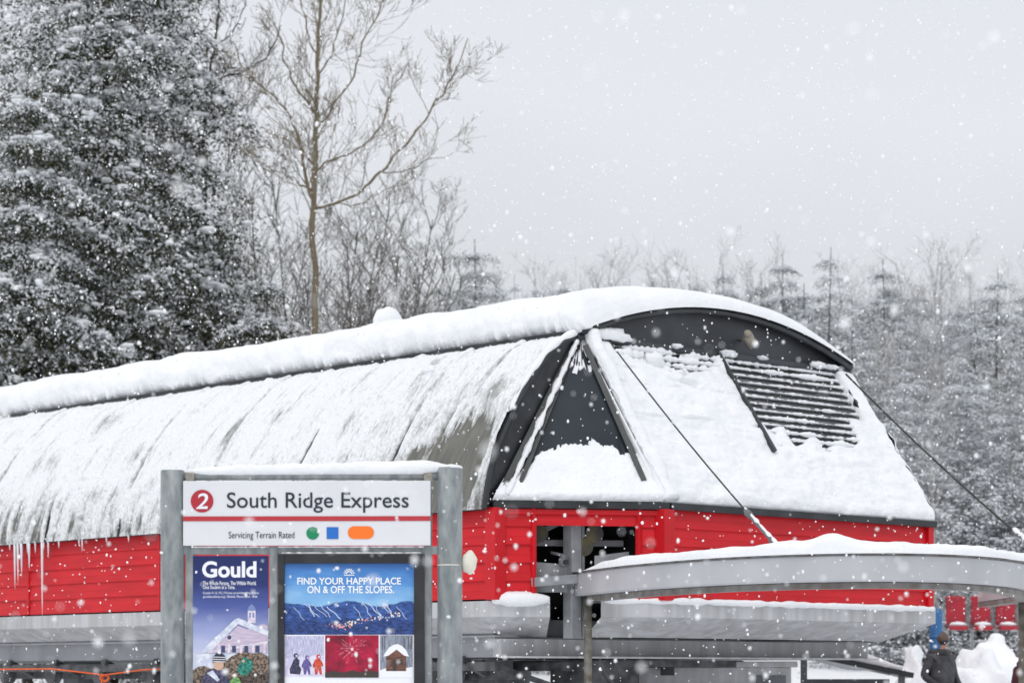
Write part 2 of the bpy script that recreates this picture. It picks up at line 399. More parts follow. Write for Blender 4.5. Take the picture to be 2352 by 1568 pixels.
W0=(0,LEN);W1=(0,0);W2=(1.59,-1.07);W3=(6.25,-1.07);W4=(7.56,0);W5=(7.56,LEN)
mb=MB()
siding(mb,W0,W1,ZB,ZT)
l2=lambda t:(W1[0]+(W2[0]-W1[0])*t,W1[1]+(W2[1]-W1[1])*t)
siding(mb,W1,l2(.235),ZB,ZT); siding(mb,l2(.82),W2,ZB,ZT); siding(mb,l2(.235),l2(.82),3.25,ZT)
siding(mb,W2,W3,ZB,ZT,laps=5); siding(mb,W3,W4,ZB,ZT); siding(mb,W4,W5,ZB,ZT)
mb.obj('wall',RED,st)
def vtrim(p,w,z0=ZB-.01,z1=ZT,o=.03):
    m=MB(); m.box((p[0]-w/2,p[1]-w/2-o,z0),(p[0]+w/2,p[1]+w/2-o,z1)); m.obj('wall_trim',REDT,st,bevel=.006)
vtrim((0.02,0),.16); vtrim((1.55,-1.05),.16); vtrim((6.2,-1.05),.1)
for t in (.225,.83): 
    p=l2(t); vtrim(p,.05)
mb=MB(); mb.beam((*l2(.235),3.24),(*l2(.82),3.24),.05,.05); mb.obj('wall_trim',REDT,st)
mb=MB(); mb.beam((*l2(.06),3.36),(*l2(.95),3.36),.1,.05); mb.obj('wall_trim',REDT,st)
for k in range(1,6):
    mb=MB(); mb.beam((-.03,k*3.1,ZB),(-.03,k*3.1,ZT),.03,.012,up=(1,0,0)); mb.obj('panel_joint',REDT,st)
mb=MB()
rim=[W0,W1,W2,W3,W4,W5]
for a,b in zip(rim[1:-2],rim[2:-1]): mb.beam((a[0],a[1]-.03,3.435),(b[0],b[1]-.03,3.435),.12,.075)
mb.beam((-.06,LEN,3.40),(-.06,0,3.40),.10,.05)
mb.obj('eave_strip',BLACK,st)
mb=MB()
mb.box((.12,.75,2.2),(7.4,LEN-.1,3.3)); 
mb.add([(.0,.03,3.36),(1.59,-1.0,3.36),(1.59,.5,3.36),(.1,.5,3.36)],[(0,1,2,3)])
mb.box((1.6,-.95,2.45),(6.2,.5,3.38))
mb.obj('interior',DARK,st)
mb=MB()
q=l2(.5); mb.box((q[0]-.02,q[1]+.10,2.0),(q[0]+.13,q[1]+.24,3.35)); mb.box((q[0]+.17,q[1]+.13,2.0),(q[0]+.21,q[1]+.2,3.35))
mb.beam((*l2(.22),2.60),(*l2(.86),2.70),.1,.1)
a=l2(.22);b=l2(.50); 
mb.add([(a[0],a[1]+.16,2.5),(b[0],b[1]+.16,2.5),(b[0],b[1]+.16,2.80),(a[0],a[1]+.16,2.84)],[(0,1,2,3)])
a=l2(.66);b=l2(.86); mb.add([(a[0],a[1]+.2,2.45),(b[0],b[1]+.2,2.45),(b[0],b[1]+.2,2.95),(a[0],a[1]+.2,2.9)],[(0,1,2,3)])
mb.beam((.25,.3,3.05),(1.5,-.5,3.05),.06,.07); mb.beam((.3,.2,2.95),(.9,-.2,3.3),.05,.06)
mb.obj('inner_machinery',M('machinery_grey',(.32,.33,.35),(.22,.23,.24),scale=6,rough=.5),st,bevel=.008)
mb=MB(); p=l2(.40); p=(p[0],p[1]-.03)
mb.tube([(p[0],p[1],2.86),(p[0],p[1],2.90)],[.06,.03],14);mb.tube([(p[0],p[1],2.765),(p[0],p[1],2.79),(p[0],p[1],2.86)],[.04,.06,.06],14); mb.beam((p[0],p[1],2.89),(p[0],p[1]+.2,2.93),.03,.03)
mb.obj('camera_housing',GREYD,st,smooth=True)
mb=MB(); mb.tube([(p[0]-.03,p[1]-.05,2.82),(p[0]-.035,p[1]-.075,2.82)],.03,14); mb.obj('camera_lens',GLASS,st)
SH=M('sheave',(.16,.13,.05),(.05,.05,.05),rough=.6)
for t,z in((.36,3.14),(.68,3.14),(.62,3.0)): 
    mb=MB(); p=l2(t); mb.tube([(p[0],p[1]+.25,z),(p[0]+.03,p[1]+.30,z)],.10,18); mb.obj('sheave_wheel',SH,st)
# skirt below walls: flat angular panels
def skirt(p0,p1,q0,q1,z1=ZB-.02,z0=2.02,lip=.17,mat=STAIN):
    m=MB()
    m.add([(*p0,z1),(*p1,z1),(*p1,z1-lip),(*p0,z1-lip),(*q0,z0),(*q1,z0)],[(0,1,2,3),(3,2,5,4)])
    m.add([(*p0,z1),(*p1,z1),(*q1,z1),(*q0,z1)],[(0,1,2,3)])
    return m.obj('skirt_panel',mat,st)
o=.06
skirt((-o,LEN),(-o,-.0),(.45,LEN),(.45,.45)); skirt((-o,0),l2(.33),(.45,.45),(.95,.15))
k=l2(.60); skirt((k[0],k[1]-o),(1.62,-1.07-o),(1.25,-.15),(1.9,-.42)); skirt((1.62,-1.07-o),(6.28,-1.07-o),(1.9,-.42),(5.8,-.42)); skirt((6.28,-1.07-o),(7.6,0),(5.8,-.42),(7.1,.4)); skirt((7.6,0),(7.6,LEN),(7.1,.4),(7.1,LEN))
mb=MB(); mb.box((.5,.5,1.80),(7.0,LEN,2.03)); mb.obj('base_frame',GREY,st)
mb=MB(); mb.box((.35,.35,2.04),(7.2,LEN-.2,2.22)); mb.obj('base_deck',GREYD,st)
mb=MB(); mb.beam((.3,.25,1.90),(6.3,.0,1.90),.14,.20); mb.beam((.3,.10,1.80),(6.3,-.15,1.80),.30,.02); mb.obj('cross_girder',STAIN,st)
mb=MB()
pts=[];rr=[]
for i in range(24):
    s=i/23; p=lerp((-.02,-.0),l2(.32),s); pts.append((p[0],p[1]-.02,2.42)); rr.append(.085*math.sin(math.pi*min(1,.10+s*.85))**.6+.012*nz(s*9,1))
mb.tube(pts,rr,8); mb.obj('skirt_snow',SNOW,st,smooth=True)
mb=MB(); pts=[];rr=[]
for i in range(100):
    s=i/99; pts.append(((1.0+.62*s/.1,-.70-.44*s/.1,2.405) if s<.1 else (1.62+4.6*(s-.1)/.9,-1.14,2.405))); rr.append(max(.010,.038+.030*nz(s*26,3)))
mb.tube(pts,rr,6)
mb.obj('skirt_snow',SNOW,st,smooth=True)
for v,u,w in ((1.6,3.0,.35),(5.6,3.0,.35),(1.6,10.5,.4),(5.6,10.5,.4)):
    mb=MB(); mb.box((v-w/2,u-w/2,0),(v+w/2,u+w/2,1.82)); mb.obj('support_column',GREYD,st,bevel=.02)
mb=MB()
mb.tube([(3.9,2.0,1.70),(3.9,2.0,1.78)],1.6,32)
for z,v in((1.70,.55),(1.60,1.0),(1.70,2.0)):
    mb.beam((v,.5,z),(v,LEN-.5,z),.1,.1)
for u in np.arange(1,LEN,1.2):
    mb.beam((.45,u,1.78),(.9,u+.1,1.62),.06,.08)
    mb.tube([(.62,u+.4,1.62),(.74,u+.4,1.62)],.14,14)
mb.box((.8,1.5,1.2),(1.7,2.3,1.78)); mb.box((2.4,.9,1.3),(3.2,1.6,1.78))
mb.beam((.6,.8,1.75),(1.5,.5,1.45),.06,.06); mb.beam((1.9,.3,1.78),(2.2,.3,1.4),.05,.05)
mb.obj('drive_machinery',M('grey_machinery',(.05,.052,.056),(.15,.155,.16),scale=6,rough=.6),st)
for i in range(40):
    u=rng.uniform(7.6,12.5) if i<34 else rng.uniform(.3,7.5)
    L=rng.uniform(.05,.24)*(1 if i<34 else .4)
    if i==0:u,L=8.8,1.0
    if i in(1,2,3,4):u,L=9.0+.12*i+rng.random()*.1,.3+.1*i*.8
    m=MB(); x=-.12; n=5
    m.tube([(x+.006*nz(k*3,i),u+.006*nz(i,k*2),3.39-L*k/n) for k in range(n+1)],[.02*(1-(k/n))**.8*(1 if L>.25 else .7)+.0015 for k in range(n+1)],6)
    m.obj('icicle',ICE,st,smooth=True)
# ---------------------------------------------------------------- curved rail
rp=[(.80,26.3),(1.02,25.5),(1.45,24.3),(2.10,23.1),(2.9,22.4),(3.7,22.35),(4.5,23.1),(5.15,24.5),(5.6,26.4),(5.6,28.4)]
def railp(t): return Vector((*pl(rp,t),0))
N=150
cr=empty('curved_guide_rail',(2.85,22.15,0),'grey curved steel guide rail topped with snow beside the terminal','guide rail')
off=Vector((2.85,22.15,0))
def rfrm(a):
    p=railp(a);q=railp(min(1,a+.004))-railp(max(0,a-.004)); q.normalize(); return p-off,Vector((q.y,-q.x,0))
m=MB(); P=[(-.13,2.70),(.125,2.70),(.13,2.69),(.13,2.475),(.12,2.46),(-.13,2.46)]
vs=[]
for i in range(N+1):
    p,n_=rfrm(i/N); vs+=[p+n_*o_+Vector((0,0,z)) for o_,z in P]
k=len(P); fs=[(i*k+j,i*k+(j+1)%k,(i+1)*k+(j+1)%k,(i+1)*k+j) for i in range(N) for j in range(k)]
fs.append(tuple(range(k))); fs.append(tuple(N*k+j for j in range(k))[::-1]); m.add(vs,fs)
m.obj('beam',M('rail_paint',(.43,.44,.46),(.52,.53,.55),scale=1.2,rough=.45,bump=.03),cr)
def ribbon(P,name,mat):
    m=MB(); vs=[]; k=len(P)
    for i in range(N+1):
        p,n_=rfrm(i/N); vs+=[p+n_*o_+Vector((0,0,z)) for o_,z in P]
    m.add(vs,[(i*k+j,i*k+(j+1)%k,(i+1)*k+(j+1)%k,(i+1)*k+j) for i in range(N) for j in range(k)]); return m.obj(name,mat,cr)
ribbon([(-.14,2.715),(.14,2.715),(.14,2.703),(-.14,2.703)],'flange',M('rusty_flange',(.14,.12,.10),(.3,.3,.31),scale=9,rough=.6))
ribbon([(-.13,2.455),(.02,2.455),(.02,2.40),(-.13,2.40)],'inner_flange',M('rusty_underside',(.16,.14,.125),(.26,.255,.25),scale=7,rough=.6))
def rsnow(a,b):
    n=nz(a*9,b*1.5,41)*.6+nz(a*30,b*3,42)*.3+nz(a*80,b*4,2)*.12
    h=(.10+.07*n+.10*math.exp(-((a-.455)/.022)**2)+.03*math.exp(-((a-.40)/.03)**2))*sm(.05,.15,a)
    h=max(h,.004)
    th=math.pi*b; p,n_=rfrm(a); o_=-.16*math.cos(th)*(1+.12*nz(a*25,b,4)); z=2.717+(h*math.sin(th)**.6 if 0<b<1 else 0)
    w=p+n_*o_; return (w.x,w.y,z)
grid('rail_snow',300,16,rsnow,SNOW,cr)
PM=M('weathered_post',(.10,.085,.06),(.2,.19,.17),scale=12,rough=.7)
for t in (.02,.90):
    p=railp(t)-off; mb=MB(); mb.tube([(p.x,p.y,0.),(p.x,p.y,2.46)],.045,10)
    mb.obj('support_post',PM,cr,smooth=True)
# ---------------------------------------------------------------- guy cables
def cable(p,q,label,tb=(.75,.93),snow=False,r=.009):
    p=Vector(p);q=Vector(q); e=empty('guy_cable',p,label,'cable',group='steel guy cables holding the rail')
    m=MB(); m.tube([(p+(q-p)*t+Vector((0,0,-.05*math.sin(math.pi*t)))-p) for t in [i/10 for i in range(11)]],r,6); m.obj('wire',CABLE,e)
    m=MB(); a=(q-p)*tb[0]+Vector((0,0,-.05*math.sin(math.pi*tb[0])));b=(q-p)*tb[1]; d=(b-a)
    m.tube([a,a+d*.08,a+d*.15,a+d*.2,a+d*.75,a+d*.8,b],[.014,.036,.036,.022,.022,.036,.018],10)
    m.obj('turnbuckle',GREYD,e,smooth=True)
    m=MB(); k=14
    m.tube([a+d*(i/k)+Vector((0,0,.02)) for i in range(k+1)],[.006+(.065 if snow else .03)*abs(nz(i*1.7,p.x*3+i)) for i in range(k+1)],7)
    m.obj('cable_snow',SNOW,e,smooth=True)
cable((1.12,27.1,5.30),(2.55,22.6,2.72),'thin steel cable with turnbuckle anchored on curved rail',(.80,.97))
cable((4.13,29.9,5.32),(5.50,24.9,2.80),'thin steel cable with snow packed turnbuckle from terminal roof',(.86,.95),True,.012)
# ---------------------------------------------------------------- information sign
S=.003061
sg=empty('information_sign',(-1.411,17,0),'galvanised post sign with white header board and two posters','sign',rot=math.radians(-1.2))
X=lambda px:(px-715)*S
Z=lambda py:1.6+(1550-py)*S
for px,top,w in((395.5,1079,55),(1033.5,1074,57)):
    m=MB(); m.tube([(X(px),0,0),(X(px),0,Z(top)-.01),(X(px),0,Z(top))],[w/2*S,w/2*S,w/2*S-.006],28); o=m.obj('post',GALV,sg)
    for p in o.data.polygons: p.use_smooth=len(p.vertices)==4
def rbox(x0,x1,y0,y1,ya,yb,name,mat,bevel=.003):
    m=MB(); m.box((X(x0),ya,Z(y1)),(X(x1),yb,Z(y0))); return m.obj(name,mat,sg,bevel=bevel)
m=MB(); m.tube([(X(422),0,Z(1094)),(X(1006),0,Z(1094))],.026,14); m.obj('top_rail',GALV,sg,smooth=True)
rbox(426,444,1088,1730,-.018,.05,'frame_upright',GALV); rbox(976,992,1088,1730,-.018,.05,'frame_upright',GALV); rbox(619,637,1256,1730,-.022,.05,'frame_upright',GALV)
rbox(418,1008,1254,1272,-.016,.052,'middle_rail',GALV)
rbox(418,1008,1712,1730,-.012,.056,'bottom_rail',GALV)
BR=M('bracket_steel',(.25,.23,.2),(.36,.33,.3),scale=30,rough=.5,metal=.3)
for px in(437,984):
    m=MB(); m.box((X(px-10),-.034,Z(1108)),(X(px+10),.03,Z(1086))); m.obj('bracket',BR,sg,bevel=.003)
hb=rbox(422,990,1105,1253,-.052,-.036,'header_board',WHITE)
m=MB(); pts=[];rr=[]
for i in range(90):
    s=i/89; px=418+s*(1040-418); n=nz(s*11,5,5)+.5*nz(s*40,5,2); h=.020+.020*s+.010*n
    pts.append((X(px),0,Z(1088)+h*.8+.014*s)); rr.append((h+.016)*min(1,.2+8*min(s,1-s)))
m.tube(pts,rr,10); m.obj('top_snow',SNOW,sg,smooth=True)
m=MB(); m.blob((X(1036),0,Z(1074)),(.085,.085,.022),4); m.obj('post_snow',SNOW,sg,smooth=True)
m=MB(); m.blob((X(395),0,Z(1079)),(.08,.08,.012),4); m.obj('post_snow',SNOW,sg,smooth=True)
for a,b,y,yy in((445,618,1256,-.035),(640,975,1256,-.035),(648,968,1270,-.045)):
    m=MB(); m.tube([(X(a+(b-a)*i/40),yy,Z(y)) for i in range(41)],[max(.001,.004+.007*nz(i*.7,a)) for i in range(41)],5)
    m.obj('rail_snow',SNOW,sg,smooth=True)
def text_mesh(mb,body,x0,x1,ytop,ybot,dep,mi=0,off=0.0,shear=0):
    cu=bpy.data.curves.new('t','FONT'); cu.body=body; cu.offset=off; cu.shear=shear; cu.resolution_u=4
    ob=bpy.data.objects.new('t',cu); col.objects.link(ob); bpy.context.view_layer.update()
    dg=bpy.context.evaluated_depsgraph_get(); me=bpy.data.meshes.new_from_object(ob.evaluated_get(dg))
    co=[v.co.copy() for v in me.vertices]; fs=[tuple(p.vertices) for p in me.polygons]
    mx=min(c.x for c in co);Mx=max(c.x for c in co);my=min(c.y for c in co);My=max(c.y for c in co)
    vs=[(X(x0+(c.x-mx)/(Mx-mx)*(x1-x0)),dep,Z(ybot+(c.y-my)/(My-my)*(ytop-ybot))) for c in co]
    mb.add(vs,fs,mi); bpy.data.objects.remove(ob); bpy.data.curves.remove(cu); bpy.data.meshes.remove(me)
def disc(mb,cx,cy,r,dep,mi=0,n=40,r2=None):
    mb.add([(X(cx+r*math.cos(2*math.pi*i/n)),dep,Z(cy+(r2 or r)*math.sin(2*math.pi*i/n))) for i in range(n)],[tuple(range(n))],mi)
def poly(mb,pts,dep,mi=0): mb.add([(X(a),dep,Z(b)) for a,b in pts],[tuple(range(len(pts)))],mi)
def rect(mb,x0,y0,x1,y1,dep,mi=0): poly(mb,[(x0,y1),(x1,y1),(x1,y0),(x0,y0)],dep,mi)
m=MB()
text_mesh(m,'South Ridge Express',523,940,1131,1178,-.056,0,off=.006)
o=m.obj('lettering',flat(38,44,62),hb)
m=MB(); text_mesh(m,'Servicing Terrain Rated',527,678,1221,1241,-.056,0,off=.0)
o=m.obj('lettering',flat(30,36,54),hb)
m=MB(); disc(m,466,1151,26,-.056,0); text_mesh(m,'2',452,480,1133,1169,-.0585,1,off=.012,shear=.15)
o=m.obj('route_number_emblem',[flat(178,40,54),flat(235,235,240)],hb)
m=MB(); rect(m,422,1186,990,1197,-.056); m.obj('red_stripe',flat(186,52,62),hb)
m=MB(); disc(m,720,1225,14.5,-.056); m.obj('green_circle_symbol',flat(0,135,90),hb)
m=MB(); rect(m,752,1211,779,1238,-.056); m.obj('blue_square_symbol',flat(30,110,195),hb)
m=MB()
pts=[(815+14.5*math.cos(t)-0,1223.5+14.5*math.sin(t)) for t in [math.pi/2+math.pi*i/14 for i in range(15)]]+[(846+14.5*math.cos(t),1223.5+14.5*math.sin(t)) for t in [-math.pi/2+math.pi*i/14 for i in range(15)]]
poly(m,pts,-.056); m.obj('orange_oval_symbol',flat(250,120,30),hb)
# left poster
m=MB(); m.box((X(444),-.03,Z(1712)),(X(617),-.02,Z(1276)))
gm=gradz('school_poster_print',Z(1510),Z(1276),[(0,(206,210,232)),(.25,(158,168,212)),(.5,(76,92,160)),(.75,(30,46,108)),(1,(20,36,92))],nz=.12)
lp=m.obj('school_poster',gm,sg)
m=MB()
text_mesh(m,'Gould',465,590,1288,1326,-.0325,0,off=.03)
text_mesh(m,'The Whole Person. The Whole World.',467,590,1334,1343,-.0325,0,off=.01)
text_mesh(m,'One Student at a Time.',467,541,1343.5,1352,-.0325,0,off=.01)
text_mesh(m,'Grades 9-12, PG | Private co-ed boarding school',467,595,1358,1365,-.0325,0,off=.0)
text_mesh(m,'gouldacademy.org | Bethel, Maine | Est. 1836',467,592,1366.5,1373.5,-.0325,0,off=.0)
m.obj('lettering',flat(240,242,250),lp)
m=MB()
pm=[printed('print_columns',(232,222,234),(206,198,216),40),printed('print_wall',(214,196,212),(184,174,200),30,stretch=(.4,1,6)),flat(120,140,190),flat(58,70,110),printed('print_pale_snow',(228,232,242),(196,204,224),25),
    printed('print_rock',(150,130,112),(60,52,46),60,.42,.58),printed('print_dark_rock',(100,86,76),(34,30,30),70,.42,.58),printed('print_violet_coat',(92,88,122),(44,42,64),60),flat(208,172,152),
    printed('print_teal_coat',(60,160,138),(20,90,82),60),printed('print_green_coat',(136,190,112),(72,128,72),60),printed('print_navy_hat',(52,56,84),(30,32,50),90),flat(150,90,160),flat(235,235,242)]
d0=-.0325
poly(m,[(474,1497),(484,1472),(604,1432),(616,1436),(616,1497)],d0,1)
poly(m,[(462,1500),(470,1487),(540,1422),(548,1418),(617,1448),(617,1460),(548,1432),(486,1494)],d0-.0015,4)
poly(m,[(492,1491),(547,1436),(612,1462),(612,1470)],d0-.003,1)
poly(m,[(478,1494),(616,1470),(616,1477),(478,1500)],d0-.0036,0)
disc(m,528,1463,7.5,d0-.0045,0,20); disc(m,528,1463,5,d0-.0055,3,16)
for a in(500,524,552,580,606): rect(m,a,1478,a+6,1499,d0-.0055,0)
for a in(509,534,562,588): rect(m,a,1482,a+9,1497,d0-.0045,3)
rect(m,570,1402,588,1430,d0-.0005,0); rect(m,573,1406,577,1418,d0-.001,2); rect(m,581,1406,585,1418,d0-.001,2)
poly(m,[(569,1402),(589,1402),(586,1393),(579,1386),(572,1393)],d0-.0005,2)
rect(m,444,1500,617,1712,d0,4)
poly(m,[(444,1538),(456,1530),(470,1528),(484,1534),(500,1542),(514,1522),(530,1508),(545,1500),(560,1494),(580,1500),(600,1498),(617,1506),(617,1712),(444,1712)],d0-.0015,5)
poly(m,[(444,1560),(458,1552),(480,1548),(505,1556),(540,1560),(570,1545),(600,1540),(617,1545),(617,1712),(444,1712)],d0-.003,6)
for k in range(34):
    a=446+rng.random()*168;b=1535+rng.random()*170; rr_=2+rng.random()*5
    if a+rr_>616: continue
    poly(m,[(a-rr_,b),(a-rr_*.3,b-rr_*.8),(a+rr_*.7,b-rr_*.5),(a+rr_*.9,b+rr_*.4),(a,b+rr_*.7)],d0-.0038-.00001*k,rng.choice([5,5,4,6]))
poly(m,[(458,1610),(462,1580),(466,1556),(476,1540),(490,1534),(508,1536),(520,1545),(528,1560),(534,1580),(538,1610)],d0-.0045,7)
poly(m,[(476,1545),(490,1538),(506,1560),(500,1564)],d0-.0055,4); poly(m,[(500,1590),(518,1560),(524,1562),(512,1592)],d0-.0055,3)
disc(m,503,1526,12,d0-.006,8,24); poly(m,[(489,1521),(490,1508),(497,1500),(508,1498),(517,1504),(520,1515),(519,1521),(504,1517)],d0-.0075,11)
for k in range(3): poly(m,[(490,1507+k*5),(519,1508+k*5),(519,1509.6+k*5),(490,1508.6+k*5)],d0-.009,13)
disc(m,505,1497,4,d0-.009,13,14)
poly(m,[(545,1540),(550,1524),(556,1514),(566,1510),(576,1514),(583,1524),(580,1538),(570,1548),(556,1550)],d0-.0045,9); disc(m,562,1514,6,d0-.006,9,20); disc(m,560,1517,3.6,d0-.007,8,12)
poly(m,[(522,1610),(524,1580),(530,1562),(540,1554),(550,1556),(556,1570),(558,1610)],d0-.006,10)
poly(m,[(592,1545),(588,1525),(592,1510),(600,1503),(607,1512),(609,1530),(604,1547)],d0-.0045,5)
m.obj('printed_picture',pm,lp)
# right poster case
pf=MB()
x0,x1,y0,y1=640,976,1272,1712
pf.box((X(x0),-.06,Z(y1)),(X(x0+15),-.018,Z(y0)));pf.box((X(x1-24),-.06,Z(y1)),(X(x1),-.018,Z(y0)));pf.box((X(x0+15),-.06,Z(y0+22)),(X(x1-24),-.018,Z(y0)));pf.box((X(x0+15),-.06,Z(y1)),(X(x1-24),-.018,Z(y1-18)))
pf=pf.obj('poster_frame',M('black_frame',(.012,.013,.015),(.03,.032,.036),rough=.35),sg,bevel=.004)
m=MB(); m.box((X(655),-.034,Z(1694)),(X(952),-.022,Z(1294)))
gm=gradz('resort_poster_print',Z(1457),Z(1294),[(0,(172,210,240)),(.45,(140,190,232)),(.72,(88,150,214)),(1,(58,114,186))],nz=.5)
rp_=m.obj('resort_poster',gm,sg)
m=MB()
text_mesh(m,'FIND YOUR HAPPY PLACE',684,922,1326,1342,-.0375,0,off=.018)
text_mesh(m,'ON & OFF THE SLOPES.',707,906,1345,1362,-.0375,0,off=.018)
m.obj('lettering',flat(245,248,252),rp_)
m=MB()
def arc(cx,cy,r,w,a0,a1,n=16):
    for i in range(n):
        t=a0+(a1-a0)*i/n;u=a0+(a1-a0)*(i+1)/n
        poly(m,[(cx+r*math.cos(t),cy-r*math.sin(t)),(cx+r*math.cos(u),cy-r*math.sin(u)),(cx+(r+w)*math.cos(u),cy-(r+w)*math.sin(u)),(cx+(r+w)*math.cos(t),cy-(r+w)*math.sin(t))],-.0375)
arc(803,1318,5,2.2,0,math.pi);arc(803,1318,9,1.6,.1,math.pi-.1)
for i in range(7):
    t=.25+i*(math.pi-.5)/6; c,s=math.cos(t),math.sin(t)
    poly(m,[(803+11*c-1.2*s,1318-11*s-1.2*c),(803+11*c+1.2*s,1318-11*s+1.2*c),(803+14.5*c,1318-14.5*s)],-.0375)
rect(m,791,1319.5,815,1321.5,-.0375)
m.obj('sun_emblem',flat(245,248,252),rp_)
m=MB()
pm=[printed('print_mountain',(62,102,176),(30,54,112),22,.35,.65,(1,1,2.5)),printed('print_foothill',(50,82,152),(22,40,86),34,.35,.65,(1,1,2.5)),flat(205,222,248),flat(240,160,160),printed('print_lavender_snow',(232,226,242),(204,200,228),20),
    printed('print_slate_coat',(74,74,104),(40,40,66),70),printed('print_lilac_coat',(118,106,170),(78,70,128),70),printed('print_scarlet_coat',(230,90,60),(170,50,40),70),printed('print_crimson',(205,12,70),(110,5,38),10,.3,.7),flat(245,50,105),flat(255,205,215),printed('print_birch',(160,168,184),(110,118,134),60,.4,.6,(4,1,.3)),
    printed('print_timber',(140,96,78),(78,50,42),60,.4,.6,(.3,1,6)),flat(242,244,250),flat(66,56,54),printed('print_lavender_wood',(214,214,236),(160,162,198),50,.4,.6,(4,1,.4)),flat(255,232,200)]
d=-.0375
def wob(a,b): return b+4*nz(a*.05,1)+2*nz(a*.17,3)
ridge=[(a,wob(a,1386+6*math.sin(a*.045)+ (5 if a<700 else 0))) for a in range(655,953,6)]+[(952,1388)]
poly(m,[(655,1457)]+ridge+[(952,1457)],d,0)
foot=[(a,wob(a+400,1424+5*math.sin(a*.06+1))) for a in range(655,953,6)]+[(952,1426)]
poly(m,[(655,1457)]+foot+[(952,1457)],d-.0012,1)
def trail(pts,w,mi,dd=-.0395):
    for i,((a,b),(c,e)) in enumerate(zip(pts,pts[1:])):
        L=math.hypot(c-a,e-b); nx,ny=-(e-b)/L*w/2,(c-a)/L*w/2
        poly(m,[(a+nx,b+ny),(a-nx,b-ny),(c-nx*1.1,e-ny*1.1),(c+nx*1.1,e+ny*1.1)],dd-.0001*i,mi)
for k,(a0,b0,dx) in enumerate(((676,1394,.8),(700,1386,1.1),(708,1386,.5),(718,1387,1.3),(738,1388,.9),(752,1392,1.2),(814,1392,.7),(836,1386,.5),(846,1385,1.0),(862,1388,.6),(880,1388,1.0),(892,1387,.4),(912,1392,.8))):
    a,b=a0,b0; pts=[(a,b)]
    for j in range(7): a+=dx*4+2.2*math.sin(j*1.3+k); b+=4.2; pts.append((a,b))
    trail([q for q in pts if q[0]<946],1.0+.8*(k%3)/2,2,-.0395-.0003*(k%3))
for k in range(90):
    t=rng.random(); a=770+155*t+rng.gauss(0,6); b=1436-26*t+rng.gauss(0,3.0); disc(m,min(a,946),b,.6+rng.random()*1.5,-.0408-.00001*k,rng.choice([2,16,16,3]),7)
for k in range(30): disc(m,770+rng.gauss(8,12),1438+rng.gauss(0,3),.7+rng.random()*1.4,-.0419-.00001*k,3,7)
rect(m,655,1457,952,1694,-.0385,13)
rect(m,656,1460,745,1552,-.040,15); rect(m,748,1458,871,1555,-.040,8); rect(m,874,1458,949,1555,-.040,11)
poly(m,[(656,1552),(656,1512),(680,1504),(705,1510),(730,1502),(745,1506),(745,1552)],-.0405,4)
for a,mi,s_ in((680,5,1.05),(706,6,.95),(732,7,1.0)):
    Y0=1548
    q=lambda dx,dy:(a+dx*s_,Y0-dy*s_)
    sh=[(-7,0),(-8,10),(-9,18),(-11,15),(-13,21),(-8,33),(-2,37),(5,35),(10,27),(12,20),(8,18),(6,22),(8,10),(9,0),(4,0),(1,12),(-2,0)]
    if mi==5: sh=[(-12,2),(-13,12),(-8,22),(-4,33),(3,37),(9,30),(8,20),(13,12),(10,0)]
    poly(m,[q(*z) for z in sh],-.0415,mi); disc(m,*q(1,41),5.2*s_,-.0425,mi,16); disc(m,*q(2.5,40.5),2.6*s_,-.0435,4,12)
for k in range(150):
    t=rng.random()*2*math.pi;r=6+rng.random()**1.5*36;c,s=math.cos(t),math.sin(t);cx,cy=810,1490
    w_=.28; r0=r*.55
    poly(m,[(cx+r0*c,cy+r0*s*.9),(cx+r*c-w_*s,cy+r*s*.9+w_*c),(cx+(r+2)*c,cy+(r+2)*s*.9),(cx+r*c+w_*s,cy+r*s*.9-w_*c)],-.0415-.00001*k,rng.choice([9,9,10]))
disc(m,810,1490,3.5,-.0432,10,14)
poly(m,[(748,1555),(748,1544),(765,1540),(790,1543),(812,1538),(830,1543),(850,1539),(871,1542),(871,1555)],-.0432,14)
poly(m,[(874,1555),(874,1538),(892,1532),(920,1536),(949,1530),(949,1555)],-.041,13); rect(m,888,1504,934,1540,-.0415,12)
for k in range(6): rect(m,888,1508+k*5.5,934,1509.0+k*5.5,-.042,14)
poly(m,[(881,1507),(886,1498),(895,1486),(905,1480),(914,1478),(924,1482),(933,1491),(941,1507),(930,1505),(912,1491),(893,1505)],-.0425,13); poly(m,[(893,1505),(912,1491),(930,1505)],-.0435,12); rect(m,903,1514,912,1540,-.0425,14); rect(m,918,1514,926,1524,-.0425,14)
for a in(878,884,928,938,945): rect(m,a,1460,a+1.5,1490,-.0412,14)
m.obj('printed_picture',pm,rp_)
m=MB(); m.blob((X(1078),-.0,Z(1291)),(.054,.035,.082),2,amp=.16,nu=22,nv=14); m.tube([(X(1060),0,Z(1296)),(X(1072),0,Z(1294))],.008,6)
m.tube([(X(1033),0,Z(1299)),(X(1033),0,Z(1296.5))],.0885,28)
m.obj('round_light_fixture',M('cream_plastic',(.72,.69,.58),(.80,.78,.70),scale=9,rough=.5),sg,smooth=True)
